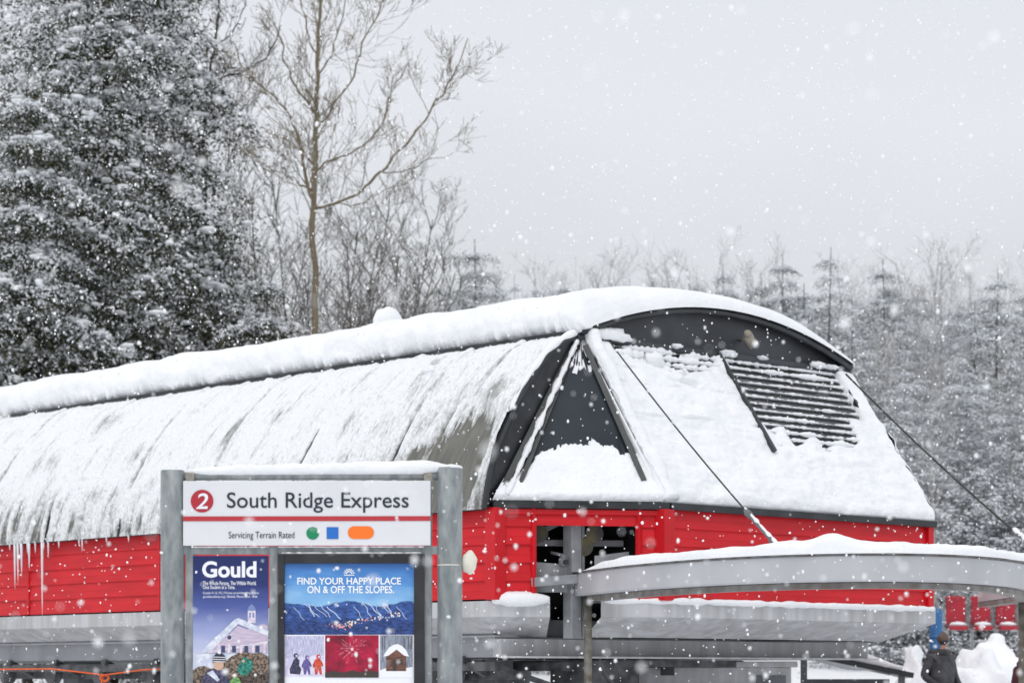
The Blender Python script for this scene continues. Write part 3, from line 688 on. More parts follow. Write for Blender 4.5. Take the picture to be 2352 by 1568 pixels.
# ---------------------------------------------------------------- trees
t_=(1+5**.5)/2
IV=np.array([(-1,t_,0),(1,t_,0),(-1,-t_,0),(1,-t_,0),(0,-1,t_),(0,1,t_),(0,-1,-t_),(0,1,-t_),(t_,0,-1),(t_,0,1),(-t_,0,-1),(-t_,0,1)],float); IV/=np.linalg.norm(IV[0])
IF=np.array([(0,11,5),(0,5,1),(0,1,7),(0,7,10),(0,10,11),(1,5,9),(5,11,4),(11,10,2),(10,7,6),(7,1,8),(3,9,4),(3,4,2),(3,2,6),(3,6,8),(3,8,9),(4,9,5),(2,4,11),(6,2,10),(8,6,7),(9,8,1)])
def np_mesh(name,V,faces_list,mats):
    me=bpy.data.meshes.new(name); 
    loops=np.concatenate([f.ravel() for f,_,_ in faces_list]); tot=np.concatenate([np.full(len(f),f.shape[1]) for f,_,_ in faces_list]); st_=np.concatenate([[0],np.cumsum(tot)[:-1]])
    me.vertices.add(len(V)); me.vertices.foreach_set('co',V.astype(np.float32).ravel())
    me.loops.add(len(loops)); me.loops.foreach_set('vertex_index',loops.astype(np.int32))
    me.polygons.add(len(tot)); me.polygons.foreach_set('loop_start',st_.astype(np.int32)); me.polygons.foreach_set('loop_total',tot.astype(np.int32))
    me.polygons.foreach_set('material_index',np.concatenate([np.full(len(f),m) for f,m,_ in faces_list]).astype(np.int32))
    me.polygons.foreach_set('use_smooth',np.concatenate([np.full(len(f),s) for f,_,s in faces_list]))
    for m in mats: me.materials.append(m)
    me.update(calc_edges=True); return me
def blobs(P,sc,rg):
    n=len(P); V=IV[None]*(1+.35*(rg.random((n,12,1))-.5)); V=V*sc[:,None,:]
    a=rg.random(n)*6.28; c,s=np.cos(a)[:,None],np.sin(a)[:,None]
    V=np.stack([V[...,0]*c-V[...,1]*s,V[...,0]*s+V[...,1]*c,V[...,2]],-1)+P[:,None,:]
    return V.reshape(-1,3),(IF[None]+12*np.arange(n)[:,None,None]).reshape(-1,3)
def leaves(P,D,L,W,rg):
    n=len(P); D=D/np.linalg.norm(D,axis=1,keepdims=True); w=np.cross(D,rg.normal(size=(n,3))); w/=np.linalg.norm(w,axis=1,keepdims=True)+1e-9
    L=L[:,None];W=W[:,None]
    V=np.stack([P,P+D*L*.45+w*W,P+D*L,P+D*L*.45-w*W],1).reshape(-1,3)
    return V,np.arange(4*n).reshape(n,4)
BARK=snowtop('bark',(.05,.043,.036),(.08,.07,.058),thr=.6)
BARKM=snowtop('grey_brown_bark',(.12,.11,.097),(.175,.16,.145),thr=.38)
BARKL=snowtop('tan_bark',(.13,.105,.065),(.2,.165,.11),thr=.38,scale=9)
BARKF=snowtop('haze_tinted_bark',(.30,.295,.29),(.38,.375,.37),thr=.25)  # far bark, base colour lightened to paint in the distance haze
GREEN=M('hemlock_foliage',(.024,.030,.018),(.078,.080,.050),scale=1.0,rough=.85,spec=.1)
GREENM=M('haze_tinted_foliage',(.13,.14,.14),(.20,.21,.21),scale=1.5,rough=.9,spec=.1)  # greens greyed and lifted, aerial haze painted into the colour
GREENF=M('hazy_foliage',(.28,.295,.31),(.37,.385,.40),scale=1.5,rough=.9,spec=.1)  # paler again for farther trees, more haze painted into the colour
def conifer(seed,H,R,nb,bl,ql,qs,bs,leaf,mats,zmin=.05,power=.85,snowp=.85,barkm=None,blobp=.6,frost=0.,tip=.55,droop=1.0,wide=1.0,sexp=.5,bk=1.0,whorl=.55):
    rg=np.random.default_rng(seed)
    hf=zmin+(1-zmin)*rg.random(nb)**1.1
    nw=H/whorl; hf=np.minimum((np.floor(hf*nw)+.30*rg.random(nb))/nw,.995); h=hf*H
    az=rg.random(nb)*2*math.pi
    lump=1+.20*np.sin(az*2+hf*19+seed)+.16*np.sin(az*3-hf*31+seed*2)+.18*rg.normal(size=nb)*.6
    L=R*(1-hf)**power*(.72+.30*rg.random(nb))*np.clip(lump,.5,1.5)+.05
    up=.30*hf+.06*rg.normal(size=nb); dr=(.42+.2*rg.random(nb))*droop
    n=np.maximum(2,(bl*(L/R)**1.3+1.5).astype(int)); bi=np.repeat(np.arange(nb),n); T=len(bi)
    s=rg.random(T)**sexp; Lb=L[bi]; lat=(rg.random(T)-.5)*2*(.30*Lb*(1.15-s))
    ca,sa=np.cos(az[bi]),np.sin(az[bi])
    x=Lb*s*ca-lat*sa; y=Lb*s*sa+lat*ca; z=h[bi]+Lb*(up[bi]*s-dr[bi]*s*s)-.3*np.abs(lat)
    P=np.stack([x,y,z],1); bfac=(tip+(1-tip)*np.minimum(1,Lb/R*1.8)); B=bs*(.6+.7*rg.random(T))*bfac
    lf=np.clip(bfac,.35,1)
    def fan(q,rmax,zo,zt):
        i=np.repeat(np.arange(T),q); m=len(i); r=rmax*np.sqrt(rg.random(m)); ph=rg.random(m)*6.283
        a=r*np.cos(ph)*1.3; b=r*np.sin(ph)*.75; b=b*(1.2-.5*(a>0)*a)
        Bs=B[i]; c_,s_=ca[i],sa[i]
        X_=(a*c_-b*s_)*Bs; Y_=(a*s_+b*c_)*Bs; Z_=(-.62*r*r-.25*a)*Bs+zo*Bs+zt*Bs*rg.random(m)
        D_=np.stack([a*c_-b*s_,a*s_+b*c_,-.35*r-.3],1)
        return i,P[i]+np.stack([X_,Y_,Z_],1),D_
    i1,P1,D1=fan(ql,1.2,-.05,-.55); n1=len(P1); D1=D1+rg.normal(size=D1.shape)*.45
    V1,F1=leaves(P1,D1,leaf*lf[i1]*(1.1+1.6*rg.random(n1)),wide*leaf*lf[i1]*(.13+.15*rg.random(n1)),rg)
    fr=rg.random(n1)<frost
    i2,P2,D2=fan(qs,1.05,.05,.08); keep=rg.random(T)<snowp; k2=keep[i2]; P2=P2[k2];D2=D2[k2]*.6+rg.normal(size=(k2.sum(),3))*np.array([.6,.6,.35]); n2=len(P2); l2_=lf[i2][k2]
    V2,F2=leaves(P2,D2,leaf*l2_*(.7+1.3*rg.random(n2)),leaf*l2_*(.20+.24*rg.random(n2))*(.5+.5*wide),rg)
    kb=keep&(rg.random(T)<blobp); PB=P[kb]+np.stack([0*B[kb],0*B[kb],.05*B[kb]],1); nbk=kb.sum(); sc=bk*B[kb][:,None]*np.stack([.20+.24*rg.random(nbk),.14+.14*rg.random(nbk),.07+.06*rg.random(nbk)],1)
    V3,F3=blobs(PB,sc,rg)
    me=np_mesh('crown',np.concatenate([V1,V2,V3]),[(F1[~fr],0,False),(F1[fr],1,False),(F2+len(V1),1,False),(F3+len(V1)+len(V2),1,True)],mats)
    tb=MB(); tb.tube([(.03*H*.1*math.sin(i),.02*math.cos(i*2),H*i/8-.6*(i==0)) for i in range(9)],[max(.009*H*(1-i/8.1),.008) for i in range(9)],8)
    for i in range(0,nb,2):
        if L[i]>R*.15:
            c,s_=math.cos(az[i]),math.sin(az[i]); pts=[(L[i]*q*c,L[i]*q*s_,h[i]+L[i]*(up[i]*q-dr[i]*q*q)) for q in(0,.3,.6,.9)]
            tb.tube(pts,[.02*L[i]/R*R**.5*.6+.005,.012,.008,.004],3,cap=False)
    t=bpy.data.meshes.new('trunk'); t.from_pydata(tb.v,[],tb.f); t.materials.append(barkm or BARK); t.update()
    return t,me
def put_tree(name,meshes,loc,rot,sc,label,cat,group,names=('trunk','crown')):
    e=empty(name,loc,label,cat,rot=rot,group=group); e.scale=(sc,sc,sc) if not hasattr(sc,'__len__') else sc
    for nm,me in zip(names,meshes):
        o=bpy.data.objects.new(nm,me); col.objects.link(o); o.parent=e
    return e
at=lambda px,D:(px-1176)*D/F
for i,(px,D,H,R,nb,seed,bl,zm) in enumerate(((250,54,23.5,5.7,1000,1,10,.2),(-130,57,20,5.8,460,2,8,.2),(610,51,10.3,2.9,280,3,6,.15),(500,58,13.0,3.3,300,9,7,.2),(690,49.5,7.4,2.1,180,14,5,.2),(60,50,14.0,4.0,420,17,8,.25))):
    x=at(px,D); b=g(x,D)-.2
    t,c=conifer(seed,H-b,R,nb,bl,44,30,.54 if i in(0,1,5) else .42,.062,[GREEN,SNOWT],zmin=zm,power=.72,blobp=.7,frost=.05,snowp=.78,wide=1.6,sexp=.6,bk=1.0,whorl=.72,droop=1.25)
    put_tree('conifer_tree',(t,c),(x,D,b),0,1,'tall dark evergreen tree loaded with fresh snow' if i not in(2,4) else 'small bushy evergreen tree loaded with fresh snow','tree','evergreen trees behind the terminal')
def grow(mb,p,d,L,r,lev,rg,maxlev,upb=.25,rmin=.0045):
    n=4 if lev<maxlev else 3; pts=[p];rs=[r]; q=p.copy(); dd=d.copy()
    for i in range(n):
        dd=(dd+Vector((rg.gauss(0,.14),rg.gauss(0,.14),rg.gauss(0,.1)+upb*.22))).normalized(); q=q+dd*L/n; pts.append(q.copy()); rs.append(max(r*(1-.8*(i+1)/n),rmin))
    mb.tube(pts,rs,5 if lev<2 else 3,cap=False)
    if lev>=maxlev: return
    for i in range((7,6,5,4)[min(lev,3)]):
        s=rg.uniform(.22,1)*n; k=min(int(s),n-1); b=pts[k].lerp(pts[k+1],s-k); ax=(pts[k+1]-pts[k]).normalized()
        o=Vector((rg.gauss(0,1),rg.gauss(0,1),rg.gauss(0,.5))); o=(o-ax*o.dot(ax)).normalized()
        ang=rg.uniform(.45,.95); nd=(ax*math.cos(ang)+o*math.sin(ang)).normalized()
        grow(mb,b,nd,L*rg.uniform(.38,.62),max(r*(1-.7*s/n)*.55,rmin*1.2),lev+1,rg,maxlev,upb,rmin)
def limb_tree(limbs,px0,D,seed,mat,name_label,twk=1.0):
    s=D/F; rg=random.Random(seed); x0=at(px0,D); b=g(x0,D)
    m=MB(); tw=MB()
    for li,(pts,w0,w1,depth) in enumerate(limbs):
        n=len(pts); P=[]
        for i,(a,c) in enumerate(pts): P.append(((a-px0)*s,depth*s*i/(n-1)+rg.gauss(0,.04)*(i>0),1.6+(1550-c)*s-b))
        Q=[Vector(pl(P,k/(6*(n-1)))) for k in range(6*(n-1)+1)]
        Q=[q+Vector((nz(k*.4,li,1),nz(k*.4,li,2),nz(k*.4,li,3)))*.06*(1 if 0<k<len(Q)-1 else 0) for k,q in enumerate(Q)]
        R=[(w0+(w1-w0)*k/(len(Q)-1))*s/2 for k in range(len(Q))]
        m.tube(Q,R,7,cap=False)
        Ltot=sum((Q[k+1]-Q[k]).length for k in range(len(Q)-1))
        cnt=int(Ltot*2.9*twk)
        for j in range(cnt):
            f=rg.uniform(.12 if li else .45,1); k=min(int(f*(len(Q)-1)),len(Q)-2); ax=(Q[k+1]-Q[k]).normalized()
            o=Vector((rg.gauss(0,1),rg.gauss(0,.7),rg.gauss(.35,.5))); o=(o-ax*o.dot(ax)).normalized(); ang=rg.uniform(.4,.85)
            grow(tw,Q[k],(ax*math.cos(ang)+o*math.sin(ang)).normalized(),rg.uniform(.6,1.6)*(1.15-.62*f),max(R[k]*.36,.010),2,rg,4,.45,.0045)
    e=empty('bare_tree',(x0,D,b),name_label,'tree',group='leafless trees behind the terminal')
    m.obj('trunk',mat,e,smooth=True); tw.obj('crown',mat,e)
limb_tree([([(724,1420),(724,900),(723,690),(720,480),(727,300),(729,150),(736,20),(742,-120)],19,5,0),
 ([(719,480),(790,462),(850,425),(905,370),(960,310),(1010,240),(1045,185),(1076,108)],9,2,-80),
 ([(721,470),(700,400),(684,310),(650,240),(600,190),(560,150),(520,70)],9,2,60),
 ([(725,390),(770,365),(830,330),(880,270),(900,190),(945,120)],6,2,60),
 ([(727,300),(770,240),(815,180),(835,110),(880,30),(890,-40)],6,2,-60),
 ([(728,265),(690,215),(660,160),(645,90),(600,20)],6,2,-50),
 ([(729,180),(760,120),(775,60),(800,-40)],5,2,40),
 ([(731,140),(705,70),(690,0),(660,-60)],5,2,40),
 ([(723,440),(690,420),(655,395),(615,380),(570,350)],5,1.5,50),
 ([(880,395),(930,390),(985,360),(1020,355)],4,1.5,40),
 ([(770,466),(830,470),(880,445),(940,430)],4,1.5,-40)],724,50,5,BARKL,'tall leafless tree with tan trunk and forked limbs',1.0)
limb_tree([([(474,1300),(473,700),(472,420),(469,290),(478,190),(496,80),(512,-60)],12,5,0),
 ([(474,205),(520,178),(575,165),(625,125),(650,70)],7,2,-40),
 ([(470,320),(520,270),(570,240),(600,200)],4,1.5,30),
 ([(484,150),(450,90),(430,20)],5,2,30),
 ([(472,380),(440,320),(425,260)],4,1.5,-30),
 ([(490,110),(540,60),(560,0),(575,-50)],4,1.5,30),
 ([(472,440),(510,400),(560,385)],4,1.5,-40)],474,56,6,BARK,'slender dark leafless tree beside the evergreens',.7)
def bare_mesh(seed,H,r,mat,lean=0,maxlev=4,nbr=26,z0=.22,spread=(.16,.32)):
    rg=random.Random(seed); m=MB(); t=MB()
    pts=[Vector((lean*H*(i/8)**1.5+.1*nz(i*.7,seed)*i*.4,.1*nz(seed,i*.7)*i*.4,H*i/8-.5*(i==0))) for i in range(9)]
    rs=[max(r*(1-i/8.5),.010) for i in range(9)]; m.tube(pts,rs,6,cap=False)
    for j in range(nbr):
        f=rg.uniform(z0,1); k=min(int(f*8),7); ax=(pts[k+1]-pts[k]).normalized(); a=rg.random()*6.28
        o=Vector((math.cos(a),math.sin(a),.15)); d=(ax*.8+o*.65).normalized()
        grow(t,pts[k].lerp(pts[k+1],f*8-k),d,H*rg.uniform(*spread)*(1.2-.75*f),max(rs[k]*.35,.012),1 if j%2 else 2,rg,maxlev,.4,.004)
    out=[]
    for q,nm in((m,'trunk'),(t,'crown')):
        me=bpy.data.meshes.new(nm); me.from_pydata(q.v,[],q.f); me.materials.append(mat); me.update(); out.append(me)
    return out
bm=[bare_mesh(11,9,.06,BARKM,.10,3,22,.35),bare_mesh(12,8,.05,BARKM,-.06,3,22,.35),bare_mesh(13,7,.045,BARKM,.22,3,20,.3,(.14,.26))]
rg=random.Random(21)
for px,D,yt,k in((640,56,450,1),(600,60,460,0),(680,55,560,2),(775,56,490,0),(750,53,600,2),(820,54,580,2),(880,58,500,0),(560,60,360,1),(660,58,620,1),(810,57,640,2),(430,62,240,0),(760,57,620,1),(700,60,390,1),(850,60,560,1),(870,55,620,2),(720,56,540,0),(530,62,300,1),(900,56,640,1)):
    x=at(px-(30 if k==2 else 0),D); b=g(x,D); H=1.6+(1550-yt)*D/F-b; h0=(9,8,7)[k]
    put_tree('bare_tree',bm[k],(x,D,b),rg.uniform(-.5,.5),H/h0,'leafless grey brown tree with fine snowy twigs','tree','leafless trees behind the terminal')
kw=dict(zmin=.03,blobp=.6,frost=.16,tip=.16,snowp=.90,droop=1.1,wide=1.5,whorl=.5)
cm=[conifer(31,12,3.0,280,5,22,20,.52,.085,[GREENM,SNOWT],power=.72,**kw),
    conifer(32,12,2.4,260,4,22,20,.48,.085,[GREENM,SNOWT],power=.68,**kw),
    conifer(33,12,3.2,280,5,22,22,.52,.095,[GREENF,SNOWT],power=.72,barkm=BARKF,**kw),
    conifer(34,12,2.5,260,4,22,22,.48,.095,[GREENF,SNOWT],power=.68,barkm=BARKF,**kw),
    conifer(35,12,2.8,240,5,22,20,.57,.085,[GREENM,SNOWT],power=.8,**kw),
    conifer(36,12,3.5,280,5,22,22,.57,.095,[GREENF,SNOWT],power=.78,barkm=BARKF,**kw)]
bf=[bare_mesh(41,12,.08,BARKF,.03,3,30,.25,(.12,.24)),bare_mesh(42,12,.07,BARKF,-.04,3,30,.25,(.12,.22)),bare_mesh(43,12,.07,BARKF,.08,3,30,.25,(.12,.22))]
cgrp='snow dusted evergreens of the wood'; bgrp='bare trees of the wood'
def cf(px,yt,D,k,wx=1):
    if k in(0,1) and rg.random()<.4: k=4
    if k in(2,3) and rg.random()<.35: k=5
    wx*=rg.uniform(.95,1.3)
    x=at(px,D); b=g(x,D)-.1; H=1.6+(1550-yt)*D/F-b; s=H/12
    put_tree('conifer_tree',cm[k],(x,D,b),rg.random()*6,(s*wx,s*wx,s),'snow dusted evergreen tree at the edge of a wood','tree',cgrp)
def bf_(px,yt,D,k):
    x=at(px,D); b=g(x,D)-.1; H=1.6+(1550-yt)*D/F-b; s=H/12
    put_tree('bare_tree',bf[k],(x,D,b),rg.random()*6,s,'pale haze tinted leafless tree in a wood','tree',bgrp)
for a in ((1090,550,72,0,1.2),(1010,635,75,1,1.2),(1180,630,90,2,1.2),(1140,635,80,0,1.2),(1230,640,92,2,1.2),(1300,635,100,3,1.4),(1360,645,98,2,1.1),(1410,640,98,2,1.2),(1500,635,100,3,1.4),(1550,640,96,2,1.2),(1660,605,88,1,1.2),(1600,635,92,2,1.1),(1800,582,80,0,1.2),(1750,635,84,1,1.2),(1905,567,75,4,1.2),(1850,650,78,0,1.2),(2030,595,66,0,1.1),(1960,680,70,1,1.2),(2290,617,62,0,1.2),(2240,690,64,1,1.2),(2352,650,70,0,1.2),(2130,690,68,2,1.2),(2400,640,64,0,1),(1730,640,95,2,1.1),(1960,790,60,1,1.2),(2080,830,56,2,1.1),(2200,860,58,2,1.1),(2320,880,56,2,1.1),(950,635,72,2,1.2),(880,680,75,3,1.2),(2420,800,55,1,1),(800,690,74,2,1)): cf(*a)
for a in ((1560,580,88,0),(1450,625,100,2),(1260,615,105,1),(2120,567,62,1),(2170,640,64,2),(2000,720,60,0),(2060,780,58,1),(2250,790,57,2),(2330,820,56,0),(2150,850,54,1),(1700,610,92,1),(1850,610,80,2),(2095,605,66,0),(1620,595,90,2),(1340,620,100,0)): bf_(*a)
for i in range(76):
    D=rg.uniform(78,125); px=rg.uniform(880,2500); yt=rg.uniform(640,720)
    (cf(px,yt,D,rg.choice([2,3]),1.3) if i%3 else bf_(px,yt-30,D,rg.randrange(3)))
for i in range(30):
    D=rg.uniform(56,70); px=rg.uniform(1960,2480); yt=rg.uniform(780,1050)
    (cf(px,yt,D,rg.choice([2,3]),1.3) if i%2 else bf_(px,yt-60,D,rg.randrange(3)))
R_=np.random.default_rng(8); n=60000
D=R_.uniform(112,140,n); px=R_.uniform(-300,2700,n); xx=(px-1176)*D/F
gz=.065*(D-42); top=10+2.5*np.sin(xx*.35)+2*np.sin(xx*.9+1)
zz=gz+top*R_.random(n)**.8
P=np.stack([xx,D,zz],1); dd=R_.normal(size=(n,3)); dd[:,2]+=1.0*R_.random(n)
V1,F1=leaves(P,dd,.4+.7*R_.random(n),.03+.07*R_.random(n),R_)
fr=R_.random(n)<.45
FARM=M('misty_foliage',(.36,.375,.39),(.45,.465,.48),scale=1.5,rough=.9,spec=.1)  # palest foliage, haze over the farthest wood painted as base colour
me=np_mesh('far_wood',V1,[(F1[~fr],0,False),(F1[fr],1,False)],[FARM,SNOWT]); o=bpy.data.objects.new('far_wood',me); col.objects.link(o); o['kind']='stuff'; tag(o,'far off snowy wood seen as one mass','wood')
# ---------------------------------------------------------------- falling snow
n=36000
D=np.sqrt(R_.uniform(8.0**2,57**2,n)); near=R_.random(n)<.05; D[near]=R_.uniform(3.4,14,near.sum())
xx=(R_.random(n)*2-1)*(.24*D+.8); zz=R_.random(n)*(.30*D+1.6)+.3
sc=(.0028+.0062*R_.random(n)**2.5)[:,None]*np.stack([.7+.6*R_.random(n),.7+.6*R_.random(n),.8+.8*R_.random(n)],1)*(1+.014*D)[:,None]
V,Fc=blobs(np.stack([xx,D,zz],1),sc,R_)
FL=M('snowflake',(.94,.95,.96),rough=.9,spec=.1)
me=np_mesh('falling_snow',V,[(Fc,0,True)],[FL]); o=bpy.data.objects.new('falling_snow',me); col.objects.link(o); o['kind']='stuff'; tag(o,'white snowflakes drifting down through the air','snow')
# ---------------------------------------------------------------- things at lower right
x=at(2150,34);b=g(x,34); e=empty('padded_pole',(x,34,b),'post wrapped in bright blue safety padding','post')
m=MB(); m.tube([(0,0,0),(0,0,2.2)],.05,12); m.obj('pole',GALV,e)
m=MB(); m.tube([(0,0,.25),(0,0,.28),(0,0,2.08),(0,0,2.11)],[.075,.092,.092,.075],18)
for z in(.6,1.2,1.7): m.tube([(0,0,z),(0,0,z+.04)],.096,18)
m.obj('padding',M('blue_vinyl',(.025,.13,.33),(.04,.17,.4),rough=.45),e,smooth=True)
DC=52; cx=empty('lift_chair',(at(2195,DC),DC,g(at(2195,DC),DC)),'red padded lift chair with steel frame on snow','lift chair',group='red lift chairs parked in a row')
cp=[]
m=MB(); m.box((-.21,-.06,1.10),(.21,.03,1.74)); cp.append(m.obj('backrest',M('red_vinyl',(.42,.012,.03),(.3,.01,.025),rough=.4),cx,bevel=.04))
m=MB(); m.box((-.19,-.45,1.0),(.19,-.02,1.09)); cp.append(m.obj('seat',bpy.data.materials['red_vinyl'],cx,bevel=.03))
m=MB()
for sx in(-.245,.245): m.tube([(sx,-.45,.1),(sx,-.42,1.0),(sx,.06,1.05),(sx,.06,1.6),(sx*.9,.04,1.74),(sx*.5,.04,1.8),(0,.04,1.81)],.018,8)
m.tube([(0,.04,1.8),(0,.1,2.0)],.02,8); cp.append(m.obj('frame',GALV,cx,smooth=True))
m=MB(); m.blob((0,-.24,1.12),(.18,.18,.06),3); cp.append(m.obj('seat_snow',SNOW,cx,smooth=True))
for px in(2252,2309,2366):
    e=cx.copy(); col.objects.link(e); e.location=(at(px,DC),DC,cx.location.z); e.name='lift_chair'
    for c in cp: q=c.copy(); col.objects.link(q); q.parent=e
def bank(name,px,D,rx,ry,ytop,seed,label,amp=.45):
    x=at(px,D); b=g(x,D); h=1.6+(1550-ytop)*D/F-b; m=MB(); m.blob((0,0,0),(rx,ry,h),seed,nu=64,nv=40,amp=amp)
    m.v=[(v[0]+.10*nz(v[0]*4,v[1]*4,v[2]*3+seed),v[1],v[2]+.10*nz(v[0]*5,v[1]*5,v[2]*4)) for v in m.v]
    o=m.obj(name,SNOW,None,smooth=True)
    mz=max(v.co.z for v in o.data.vertices); o.location=(x,D,b); o.scale=(1,1,h/mz); tag(o,label,'snow bank')
bank('snow_bank',2262,39,.80,1.2,1452,5,'tall heap of ploughed snow beside the lift chairs')
bank('snow_bank',2090,37,.30,.6,1480,8,'smaller heap of ploughed snow beside the terminal')
x=at(1950,33); zz=g(x,33); e=empty('sloped_shelter',(x,33,zz),'low dark shelter with sloping snow covered roof','shelter')
m=MB(); m.beam((-.8,0,1.93-zz),(.8,0,1.60-zz),1.0,.07); m.obj('roof',BLACK,e)
m=MB(); m.tube([(-.70+1.40*i/12,-.15,1.96-.28*i/12-zz) for i in range(13)],[.05+.09*math.sin(math.pi*min(1,(i+1)/12)) for i in range(13)],12); m.obj('roof_snow',SNOW,e,smooth=True)
m=MB(); m.box((-.7,-.4,0),(-.62,-.32,1.9-zz)); m.box((.62,-.4,0),(.7,-.32,1.6-zz)); m.box((-.6,.3,0),(.6,.36,1.55-zz)); m.obj('wall',GREYD,e)
x=at(1620,29.5); e=empty('operator_hut',(x,29.5,0),'grey metal operator cabin tucked under the terminal','cabin')
m=MB(); m.box((-.98,0,0),(1.05,1.6,1.70)); m.obj('wall',STAIN,e,bevel=.01)
m=MB(); m.box((-1.05,-.06,1.70),(1.12,1.65,1.77)); m.obj('roof',STAIN,e,bevel=.01)
for a in(-.85,-.1):
    m=MB(); m.box((a,-.012,1.0),(a+.6,.0,1.5)); m.obj('window',GLASS,e)
m=MB(); m.box((.62,-.015,.0),(.98,-.001,1.6)); m.obj('door',GREYD,e)
m=MB(); m.tube([(-.5,-.02,1.68),(-.5,-.25,1.66)],.05,10); m.box((-.56,-.3,1.6),(-.4,-.2,1.72)); m.obj('speaker',BLACK,e)
x=at(1110,28.5); e=empty('equipment_cabinet',(x,28.5,0),'dark steel equipment cabinet beneath the terminal','cabinet')
m=MB(); m.box((-.35,0,0),(.55,.5,1.62)); m.obj('body',GREYD,e,bevel=.02)
m=MB(); m.beam((-.3,-.03,1.55),(.1,-.03,1.2),.04,.05,up=(0,1,0)); m.box((.2,-.03,1.3),(.45,-.005,1.5)); m.obj('bracket',GREY,e)
e=empty('rope_line',(at(200,17.6),17.6,0),'thin orange rope with knot strung beside the sign','rope')
m=MB(); m.tube([((a-200)*.00317,.0,1.6+(1550-b)*.00317) for a,b in((-150,1545),(0,1536),(120,1535),(240,1549),(330,1537),(420,1533))],.006,6)
m.tube([((240-200)*.00317+.03*math.cos(t),.01*math.sin(2*t),1.6+.0-.02+.022*math.sin(t)) for t in [i*.5 for i in range(14)]],.008,6)
m.tube([(.12,0,1.6),(.1,0,1.53),(.13,0,1.48)],.006,6)
m.obj('rope',M('orange_rope',(.85,.13,.02),(.7,.1,.02),rough=.6),e,smooth=True)
m=MB(); m.tube([(-1.1,0,0),(-1.1,0,1.7)],.02,8); m.obj('stake',GALV,e)
# ---------------------------------------------------------------- people
def person(px,D,face,jc,pc,label):
    x=at(px,D); b=g(x,D)
    J={}
    V=[];E=[];Rr=[]
    def a(name,co,r,par=None):
        J[name]=len(V); V.append(co); Rr.append(r if isinstance(r,tuple) else (r,r))
        if par is not None: E.append((J[par],J[name]))
    a('pel',(0,0,.96),(.17,.13)); a('wa',(0,.0,1.10),(.165,.125),'pel'); a('ch',(0,-.01,1.30),(.19,.135),'wa'); a('sh',(0,0,1.44),(.14,.11),'ch'); a('nk',(0,.0,1.53),(.065,.065),'sh'); a('hd',(0,-.015,1.62),(.078,.09),'nk'); a('ht',(0,-.01,1.72),(.075,.085),'hd'); 
    for s,n in((-1,'l'),(1,'r')):
        a('s'+n,(s*.19,0,1.42),.075,'sh'); a('e'+n,(s*.30,.03,1.17),.062,'s'+n); a('w'+n,(s*.22,-.16,1.03),.045,'e'+n); a('p'+n,(s*.19,-.22,1.01),.042,'w'+n)
        for k in range(4): 
            a('f%d'%k+n,(s*(.17+.02*k-.01),-.27-.01*(k==1),1.01),.014,'p'+n); a('g%d'%k+n,(s*(.165+.02*k-.01),-.30,.985-.003*k),.011,'f%d'%k+n)
        a('t'+n,(s*.15,-.235,1.03),.015,'p'+n); a('u'+n,(s*.135,-.265,1.035),.012,'t'+n)
        a('h'+n,(s*.10,0,.88),.105,'pel'); a('k'+n,(s*.115,-.03,.50),.075,'h'+n); a('a'+n,(s*.12,.02,.12),.062,'k'+n); a('o'+n,(s*.13,-.13,.05),.05,'a'+n)
    me=bpy.data.meshes.new('body'); me.from_pydata(V,E,[]); ob=bpy.data.objects.new('tmp',me); col.objects.link(ob)
    sk=ob.modifiers.new('s','SKIN'); 
    for i,r in enumerate(Rr): me.skin_vertices[0].data[i].radius=r; me.skin_vertices[0].data[i].use_root=(i==0)
    sk.use_smooth_shade=True; sb=ob.modifiers.new('ss','SUBSURF'); sb.levels=2; sb.render_levels=2
    bpy.context.view_layer.update(); bme=bpy.data.meshes.new_from_object(ob.evaluated_get(bpy.context.evaluated_depsgraph_get()))
    bpy.data.objects.remove(ob)
    bme.materials.clear()
    for mt in (jc,pc,flat(190,140,120),BLACK): bme.materials.append(mt)
    for p in bme.polygons:
        c=p.center; p.use_smooth=True
        p.material_index=0 if c.z>.9 else 1
        if c.z>1.535: p.material_index=2
        if c.z<.12 or (c.y<-.2 and c.z>.9 and c.z<1.1): p.material_index=3
    e=empty('person',(x,D,b),label,'person',rot=face)
    o=bpy.data.objects.new('body',bme); col.objects.link(o); o.parent=e
    m=MB(); m.blob((0,.005,1.69),(.115,.13,.115),1,amp=.02,nu=20,nv=12); m.obj('helmet',M('brown_helmet',(.12,.07,.05),(.07,.045,.035),rough=.5),e,smooth=True)
    m=MB(); m.blob((0,-.085,1.655),(.085,.045,.035),1,amp=.0,nu=16,nv=8); m.obj('goggles',GLASS,e,smooth=True)
    m=MB(); m.blob((0,-.105,1.615),(.014,.02,.02),1,amp=0,nu=10,nv=6); m.obj('nose',flat(190,140,120),e,smooth=True)
    m=MB(); m.tube([(.13*math.cos(t),.02+.11*math.sin(t),1.50) for t in [i*6.283/16 for i in range(17)]],.05,8,cap=False); m.obj('hood',jc,e,smooth=True)
    m=MB(); pts=[(0,-.01,.80),(0,-.01,.95),(0,-.01,1.12),(0,0,1.3),(0,.0,1.42),(0,.01,1.5)]
    n=28; vs=[];fs=[]
    for j,(q,rx,ry) in enumerate(zip(pts,(.225,.215,.205,.23,.2,.12),(.18,.17,.165,.175,.14,.11))):
        for i in range(n): t=6.283*i/n; k=1+.07*nz(i*.7,j*1.3,px*.01); vs.append((q[0]+rx*k*math.cos(t),q[1]+ry*k*math.sin(t),q[2]))
    for j in range(5):
        for i in range(n): fs.append((j*n+i,j*n+(i+1)%n,(j+1)*n+(i+1)%n,(j+1)*n+i))
    m.add(vs,fs); m.obj('jacket',jc,e,smooth=True)
    return e
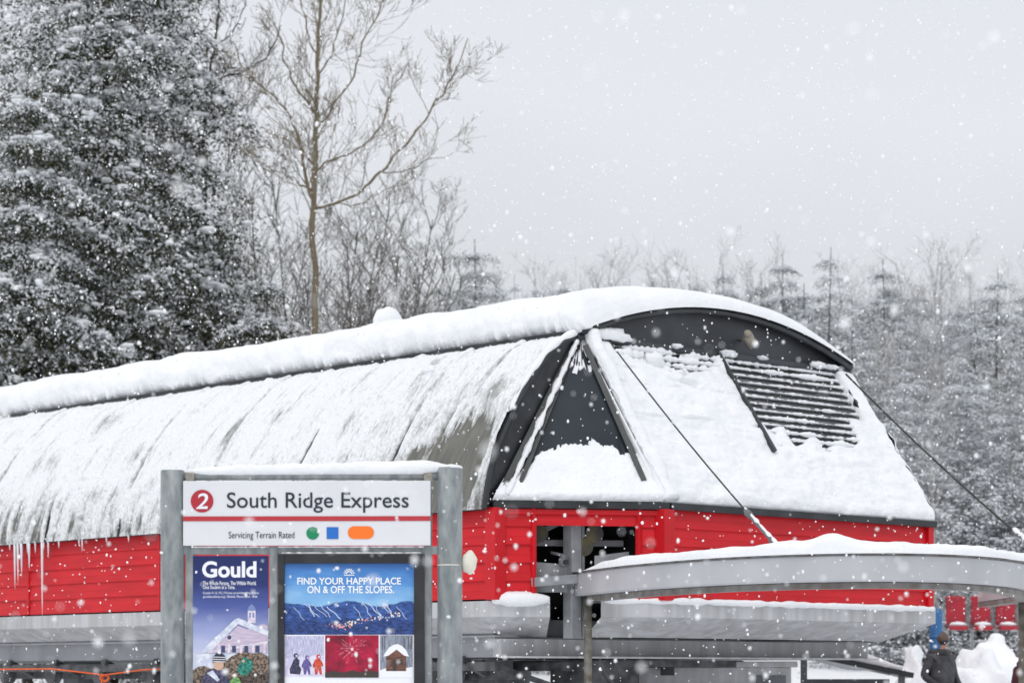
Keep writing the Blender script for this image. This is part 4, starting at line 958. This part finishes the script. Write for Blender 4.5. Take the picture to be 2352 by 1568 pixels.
JB=M('black_jacket',(.02,.021,.026),(.07,.072,.08),scale=8,rough=.7,bump=.5,bscale=10)
person(2160,34,math.radians(35),JB,flat(40,42,50),'person in black winter jacket and brown helmet standing on snow')
person(2362,31.5,math.radians(-60),M('maroon_jacket',(.12,.02,.03),(.07,.015,.02),scale=8,rough=.7),flat(45,45,55),'person in dark maroon jacket and helmet standing on snow')
# ---------------------------------------------------------------- camera, light
cam=bpy.data.cameras.new('camera'); co=bpy.data.objects.new('camera',cam); col.objects.link(co)
co.location=(0,0,1.6); co.rotation_euler=(math.pi/2,0,0); cam.lens=85; cam.sensor_width=36; cam.shift_y=766/2352; cam.clip_end=3000; cam.clip_start=.1
cam.dof.use_dof=True; cam.dof.focus_distance=21; cam.dof.aperture_fstop=2.8
scene.camera=co
w=bpy.data.worlds.new('World'); scene.world=w; w.use_nodes=True; n=w.node_tree.nodes; l=w.node_tree.links; n.clear()
out=n.new('ShaderNodeOutputWorld'); add=n.new('ShaderNodeAddShader'); b1=n.new('ShaderNodeBackground'); b2=n.new('ShaderNodeBackground')
sky=n.new('ShaderNodeTexSky'); sky.sky_type='NISHITA'; sky.sun_disc=False; sky.sun_elevation=math.radians(48); sky.sun_rotation=math.radians(200); sky.dust_density=6
l.new(sky.outputs[0],b1.inputs[0]); b1.inputs[1].default_value=.006
tc=n.new('ShaderNodeTexCoord'); sp=n.new('ShaderNodeSeparateXYZ'); l.new(tc.outputs['Generated'],sp.inputs[0])
tn=n.new('ShaderNodeTexNoise'); tn.inputs['Scale'].default_value=2.6; tn.inputs['Detail'].default_value=3; l.new(tc.outputs['Generated'],tn.inputs[0])
ma=n.new('ShaderNodeMath'); ma.operation='MULTIPLY_ADD'; ma.inputs[1].default_value=.16; l.new(tn.outputs['Fac'],ma.inputs[0]); l.new(sp.outputs['Z'],ma.inputs[2])
r=n.new('ShaderNodeValToRGB'); l.new(ma.outputs[0],r.inputs[0]); e=r.color_ramp.elements
e[0].position=0.0; e[0].color=(.62,.64,.67,1); e[1].position=1; e[1].color=(.97,.98,1,1)
for p,c in((.21,(.66,.68,.71,1)),(.29,(.78,.80,.845,1)),(.33,(.77,.79,.84,1)),(.40,(.70,.72,.775,1)),(.65,(.82,.84,.88,1))):
    x=e.new(p); x.color=c
l.new(r.outputs[0],b2.inputs[0]); b2.inputs[1].default_value=1.0
l.new(b1.outputs[0],add.inputs[0]); l.new(b2.outputs[0],add.inputs[1]); l.new(add.outputs[0],out.inputs[0])
sl=bpy.data.lights.new('sun','SUN'); sl.energy=.9; sl.angle=math.radians(30); sl.color=(1,.98,.95); so=bpy.data.objects.new('sun',sl); col.objects.link(so)
so.rotation_euler=(math.radians(36),0,math.radians(-20))
scene.view_settings.view_transform='Standard'; scene.view_settings.look='None'; scene.view_settings.exposure=0
